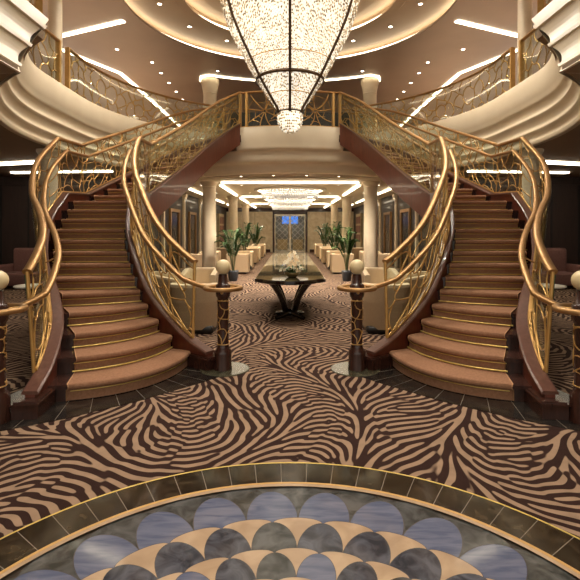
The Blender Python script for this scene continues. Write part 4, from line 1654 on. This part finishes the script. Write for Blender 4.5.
# ------------------------------------------------------------------ HALL SIDE WALLS
for sx in (-1, 1):
    sw = 'left' if sx < 0 else 'right'
    def X(a, b): return sorted((sx * (4.7 - a), sx * (4.7 - b)))
    for y, where in ((16.9, 'nearest the lounge'), (20.2, 'second from the lounge'), (23.8, 'third from the lounge'), (27.6, 'farthest from the lounge')):
        t = thing('pilaster', 'pale slim pilaster on the %s hall wall, %s' % (sw, where), 'pilaster', (sx * 4.65, y, 0), 0, 'hall wall pilasters')
        mb = MB(); a, b = X(.09, 0.001); mb.box(a, b, y - .09, y + .09, 0, 3.0); mb.build('shaft', M['column'], t)
        mb = MB(); a, b = X(.14, 0.001); mb.box(a, b, y - .14, y + .14, 3.0, 3.10); a, b = X(.17, .001); mb.box(a, b, y - .17, y + .17, 3.10, 3.22); mb.build('capital', M['column'], t)
    for y, where in ((18.6, 'near'), (22.0, 'far')):
        t = thing('framed_door', 'dark glazed door in gilt frame on the %s hall wall, the %s one' % (sw, where), 'door', (sx * 4.66, y, 0), 0, 'gilt framed side doors')
        for nm, (y0, y1, z0, z1) in (('frame_post', (y - .75, y - .63, 0, 2.5)), ('frame_post', (y + .63, y + .75, 0, 2.5)), ('frame_head', (y - .63, y + .63, 2.38, 2.5))):
            mb = MB(); a, b = X(.08, .001); mb.box(a, b, y0, y1, z0, z1); mb.build(nm, M['brass'], t)
        mb = MB(); a, b = X(.03, .001); mb.box(a, b, y - .63, y + .63, 0, 2.38); lf = mb.build('door_leaf', M['bridge_back'], t)
        mb = MB(); a, b = X(.05, .031)
        for (y0, y1, z0, z1) in ((y - .2, y + .2, 1.2, 1.22), (y - .2, y + .2, 1.68, 1.70), (y - .2, y - .18, 1.2, 1.7), (y + .18, y + .2, 1.2, 1.7)):
            mb.box(a, b, y0, y1, z0, z1)
        mb.build('panel_moulding', M['chrome'], lf)
    t = thing('display_cabinet', 'cream display cabinet with red niches on the %s hall wall by the third column' % sw, 'cabinet', (sx * 4.55, 30.2, 0), 0, 'hall display cabinets')
    mb = MB(); a, b = X(.22, .001); mb.box(a, b, 29.2, 31.2, 0, 2.7); cb = mb.build('body', M['sand_panel'], t)
    for i in range(2):
        for j in range(3):
            mb = MB(); a, b = X(.232, .221); mb.box(a, b, 29.35 + i * .95, 30.15 + i * .95, .9 + j * .58, 1.36 + j * .58); mb.build('niche', M['picture'], cb)


# ------------------------------------------------------------------ LIGHT FITTINGS
def cove(name, pts, label, mat, w=.05, h=.03, group=None):
    mb = MB(); mb.sweep(pts, [(-w, -h), (w, -h), (w, h), (-w, h)], 0, False)
    return tag(mb.build(name, mat), label, 'light', group)

for R, zz, nm in ((R2, ZT + .055, 'larger'), (R1, ZT + .255, 'smaller')):
    mb = MB(); mb.lathe([(R + .17, zz - .015), (R + .17, zz + .11), (R + .185, zz + .11), (R + .185, zz - .015)], 96, UC, 0, False, caps=False)
    mb.lathe([(R + .185, zz - .015), (R + .17, zz - .015)], 96, UC, 0, False, caps=False)
    tag(mb.build('cove_light', M['cove']), '%s glowing ring of cove light in the upper ceiling round the chandelier' % nm, 'light')
zc = ZT - .015
for sx in (-1, 1):
    sw = 'left' if sx < 0 else 'right'
    cove('cove_light', [(sx * 6.6, 13.25, zc), (sx * 4.45, 12.3, zc)], 'straight cove light in the upper ceiling pointing at the ring from the %s' % sw, M['cove'], .07, .014, 'upper straight coves')
    cove('cove_light', [(sx * 7.2, 14.0, zc), (sx * 6.05, 16.4, zc), (sx * 6.0, 17.8, zc), (sx * 5.93, 25.0, zc)], 'bent cove light along the %s side of the upper lounge ceiling' % sw, M['cove'], .06, .014, 'upper bent coves')
mb = MB()
pts = [(-3.25, 17.5, zc), (-3.33, 17.2, zc), (-3.22, 16.75, zc), (-2.9, 16.6, zc)] + [(-2.6 + 5.2 * i / 12, 16.75 + .55 * (1 - (1 - i / 6) ** 2), zc) for i in range(13)] + [(2.9, 16.6, zc), (3.22, 16.75, zc), (3.33, 17.2, zc), (3.25, 17.5, zc)]
cove('cove_light', pts, 'curved cove light in the upper ceiling over the bridge columns', M['cove'], .05, .014)

zh = ZL - .075
wh = ['nearest the bridge', 'in the middle', 'by the end wall']
for i, (y0, y1) in enumerate(((15.4, 21.4), (21.9, 27.2), (27.7, 33.0))):
    cove('cove_light', [(-2.3, y0, zh), (2.3, y0, zh)], 'straight cross strip at the front of the hall ceiling tray %s' % wh[i], M['cove_hall'], .09, .014, 'hall cross strips')
    for sx in (-1, 1):
        cove('cove_light', [(sx * 2.45, y0 + .9, zh), (sx * 2.45, y1 - .3, zh)], '%s side strip of the hall ceiling tray %s' % ('left' if sx < 0 else 'right', wh[i]), M['cove_hall'], .05, .014, 'hall side strips')
        cove('cove_light', [(sx * 3.88, y0 + .7, zh), (sx * 3.88, y1 - .3, zh)], 'wall side strip on the %s of the hall ceiling %s' % ('left' if sx < 0 else 'right', wh[i]), M['cove_hall'], .04, .014, 'hall wall side strips')
for sx in (-1, 1):
    sw = 'left' if sx < 0 else 'right'
    cove('cove_light', [(sx * 9.0, 11.9, ZL - .02), (sx * 5.75, 10.95, ZL - .02)], 'wide bright strip in the low lounge ceiling at the far %s' % sw, M['cove_hall'], .13, .018, 'lounge ceiling strips')
    cove('cove_light', [(sx * 7.9, 13.1, ZL - .02), (sx * 4.95, 12.75, ZL - .02)], 'narrow strip in the low lounge ceiling behind the %s column' % sw, M['cove_hall'], .09, .018, 'lounge narrow strips')

def downlight(x, y, z, label, group, power=0, r=.05, spot=130, blend=1.0):
    t = thing('downlight', label, 'light', (x, y, z - .012), 0, group)
    mb = MB(); mb.lathe([(r, z - .012), (r * 1.35, z - .012), (r * 1.4, z - .001), (r, z - .001)], 20, (x, y), 0, False, caps=False); mb.build('trim_ring', M['white_trim'], t)
    mb = MB(); mb.lathe([(.0001, z - .008), (r, z - .008)], 20, (x, y), 0, False, caps=False); mb.v = mb.v; mb.build('lens', M['lens'], t)
    if power:
        l = bpy.data.lights.new('downlight_beam', 'SPOT'); l.energy = power; l.spot_size = math.radians(spot); l.spot_blend = blend; l.color = (1, .90, .76); l.shadow_soft_size = r
        o = bpy.data.objects.new('downlight_beam', l); COL.objects.link(o); o.location = (x, y, z - .03); return o

rw = ['nearest the ring', 'second from the ring', 'third from the ring', 'fourth from the ring', 'farthest from the ring']
for sx in (-1, 1):
    sw = 'left' if sx < 0 else 'right'
    for i, y in enumerate((15.35, 16.4, 17.5, 18.6, 19.7)):
        downlight(sx * 4.6, y, ZT, 'downlight in the row beyond the %s balcony railing, %s' % (sw, rw[i]), 'upper ceiling row downlights')
    downlight(sx * 5.36, 14.25, ZT, 'single downlight in the upper ceiling inside the bent cove on the %s' % sw, 'upper single downlights')
    downlight(sx * 2.55, 16.2, ZT, 'single downlight in the upper ceiling before the %s bridge column' % sw, 'upper bridge downlights')
    for i, ad in enumerate((125, 148, 172, 200, 225, 250)):
        a = math.radians(ad)
        downlight(sx * -3.4 * math.cos(a), UC[1] + 3.4 * math.sin(a), ZT + .20 if False else ZT + .24, 'downlight between the two ceiling rings on the %s, %s' % (sw, ('rearmost', 'second from the rear', 'third from the rear', 'third from the front', 'second from the front', 'frontmost')[i]), 'ring downlights', P_RING if i > 2 else 0, .05, 150)
    for i, (x, y) in enumerate(((7.6, 17.5), (7.6, 22.5), (8.6, 10.0), (8.6, 4.0))):  # added lamps, light the upper deck so its ceiling brightens
        downlight(sx * x, y, ZT, 'added fill lamp over the upper lounge at the %s, %s' % (sw, ('behind the balcony', 'at the back', 'beside the opening', 'towards the viewer')[i]), 'upper lounge fill lamps', P_UP)
    for x, y, nm in ((.5, 13.9, 'inner'), (1.5, 14.1, 'outer')):  # added lamps, bounce light off the carpet onto the bridge underside
        downlight(sx * x, y, ZL, '%s small added fill lamp in the low ceiling just under the bridge on the %s' % (nm, sw), 'bridge soffit fill lamps', P_HALL * 1.3, .04, 150)
    downlight(sx * 6.3, 7.6, ZL, 'lone downlight in the low lounge ceiling at the %s edge of the view' % sw, 'lounge downlights', P_LOW)
    downlight(sx * 5.6, 3.4, ZL, 'added fill lamp in the low ceiling outside the view on the %s' % sw, 'outer fill lamps', P_LOW)  # added lamp, unseen, for more ambient light
    for i, y in enumerate((0.2, 2.6, 5.0)):  # added lamps out of frame, fill light for the foreground floor
        downlight(sx * 0.8, y, ZT, 'added unseen fill lamp in the high ceiling over the floor medallion, %s, %s' % (sw, ('nearest the viewer', 'above the medallion', 'above the carpet')[i]), 'medallion fill lamps', P_MED, .05, 88)
    for i, y in enumerate((16.6, 20.0, 23.4, 26.8, 30.4)):  # added lamps that brighten the hall
        downlight(sx * 1.75, y, ZL - .03, 'small added fill lamp in the hall ceiling on the %s, %s' % (sw, rw[i].replace('ring', 'bridge')), 'hall fill lamps', P_HALL, .04, 110)
        downlight(sx * 3.2, y, ZL - .03, 'small added fill lamp in the hall side ceiling on the %s, %s' % (sw, rw[i].replace('ring', 'bridge')), 'hall side fill lamps', P_HALL * .6, .04, 110)

downlight(0, 35.3, ZL, 'added fill lamp beyond the glazed end doors', None, 25, .05, 140)  # added lamp, lifts the closed-off space behind the door glass
# world and camera
w = bpy.data.worlds.new('World'); scene.world = w
w.use_nodes = True
w.node_tree.nodes['Background'].inputs['Color'].default_value = (1, .90, .76, 1)
w.node_tree.nodes['Background'].inputs['Strength'].default_value = WORLD

# lamps inside the real fittings
def point(name, loc, e, r=.2, col=(1, .84, .64)):
    l = bpy.data.lights.new(name, 'POINT'); l.energy = e; l.shadow_soft_size = r; l.color = col
    o = bpy.data.objects.new(name, l); COL.objects.link(o); o.location = loc; return o

cam = bpy.data.cameras.new('Camera')
cam.sensor_width = 36; cam.sensor_fit = 'HORIZONTAL'
cam.lens = 36 * 460 / 580
cam.shift_y = -60 / 580
cam.clip_start = .05; cam.clip_end = 200
co = bpy.data.objects.new('Camera', cam); COL.objects.link(co)
co.location = (0, 0, 1.65); co.rotation_euler = (PI / 2, 0, 0)
scene.camera = co
scene.view_settings.view_transform = 'Standard'
scene.view_settings.look = 'None'
scene.view_settings.exposure = EXPO
scene.view_settings.gamma = 1
scene.view_settings.use_curve_mapping = False
try:
    scene.cycles.use_denoising = True
    scene.cycles.denoiser = 'OPENIMAGEDENOISE'
    scene.cycles.max_bounces = 8
    scene.cycles.diffuse_bounces = 4
    scene.cycles.glossy_bounces = 4
    scene.cycles.transmission_bounces = 4
    scene.cycles.transparent_max_bounces = 24
    scene.cycles.sample_clamp_indirect = 6.0
    scene.cycles.caustics_reflective = False
    scene.cycles.caustics_refractive = False
except Exception:
    pass
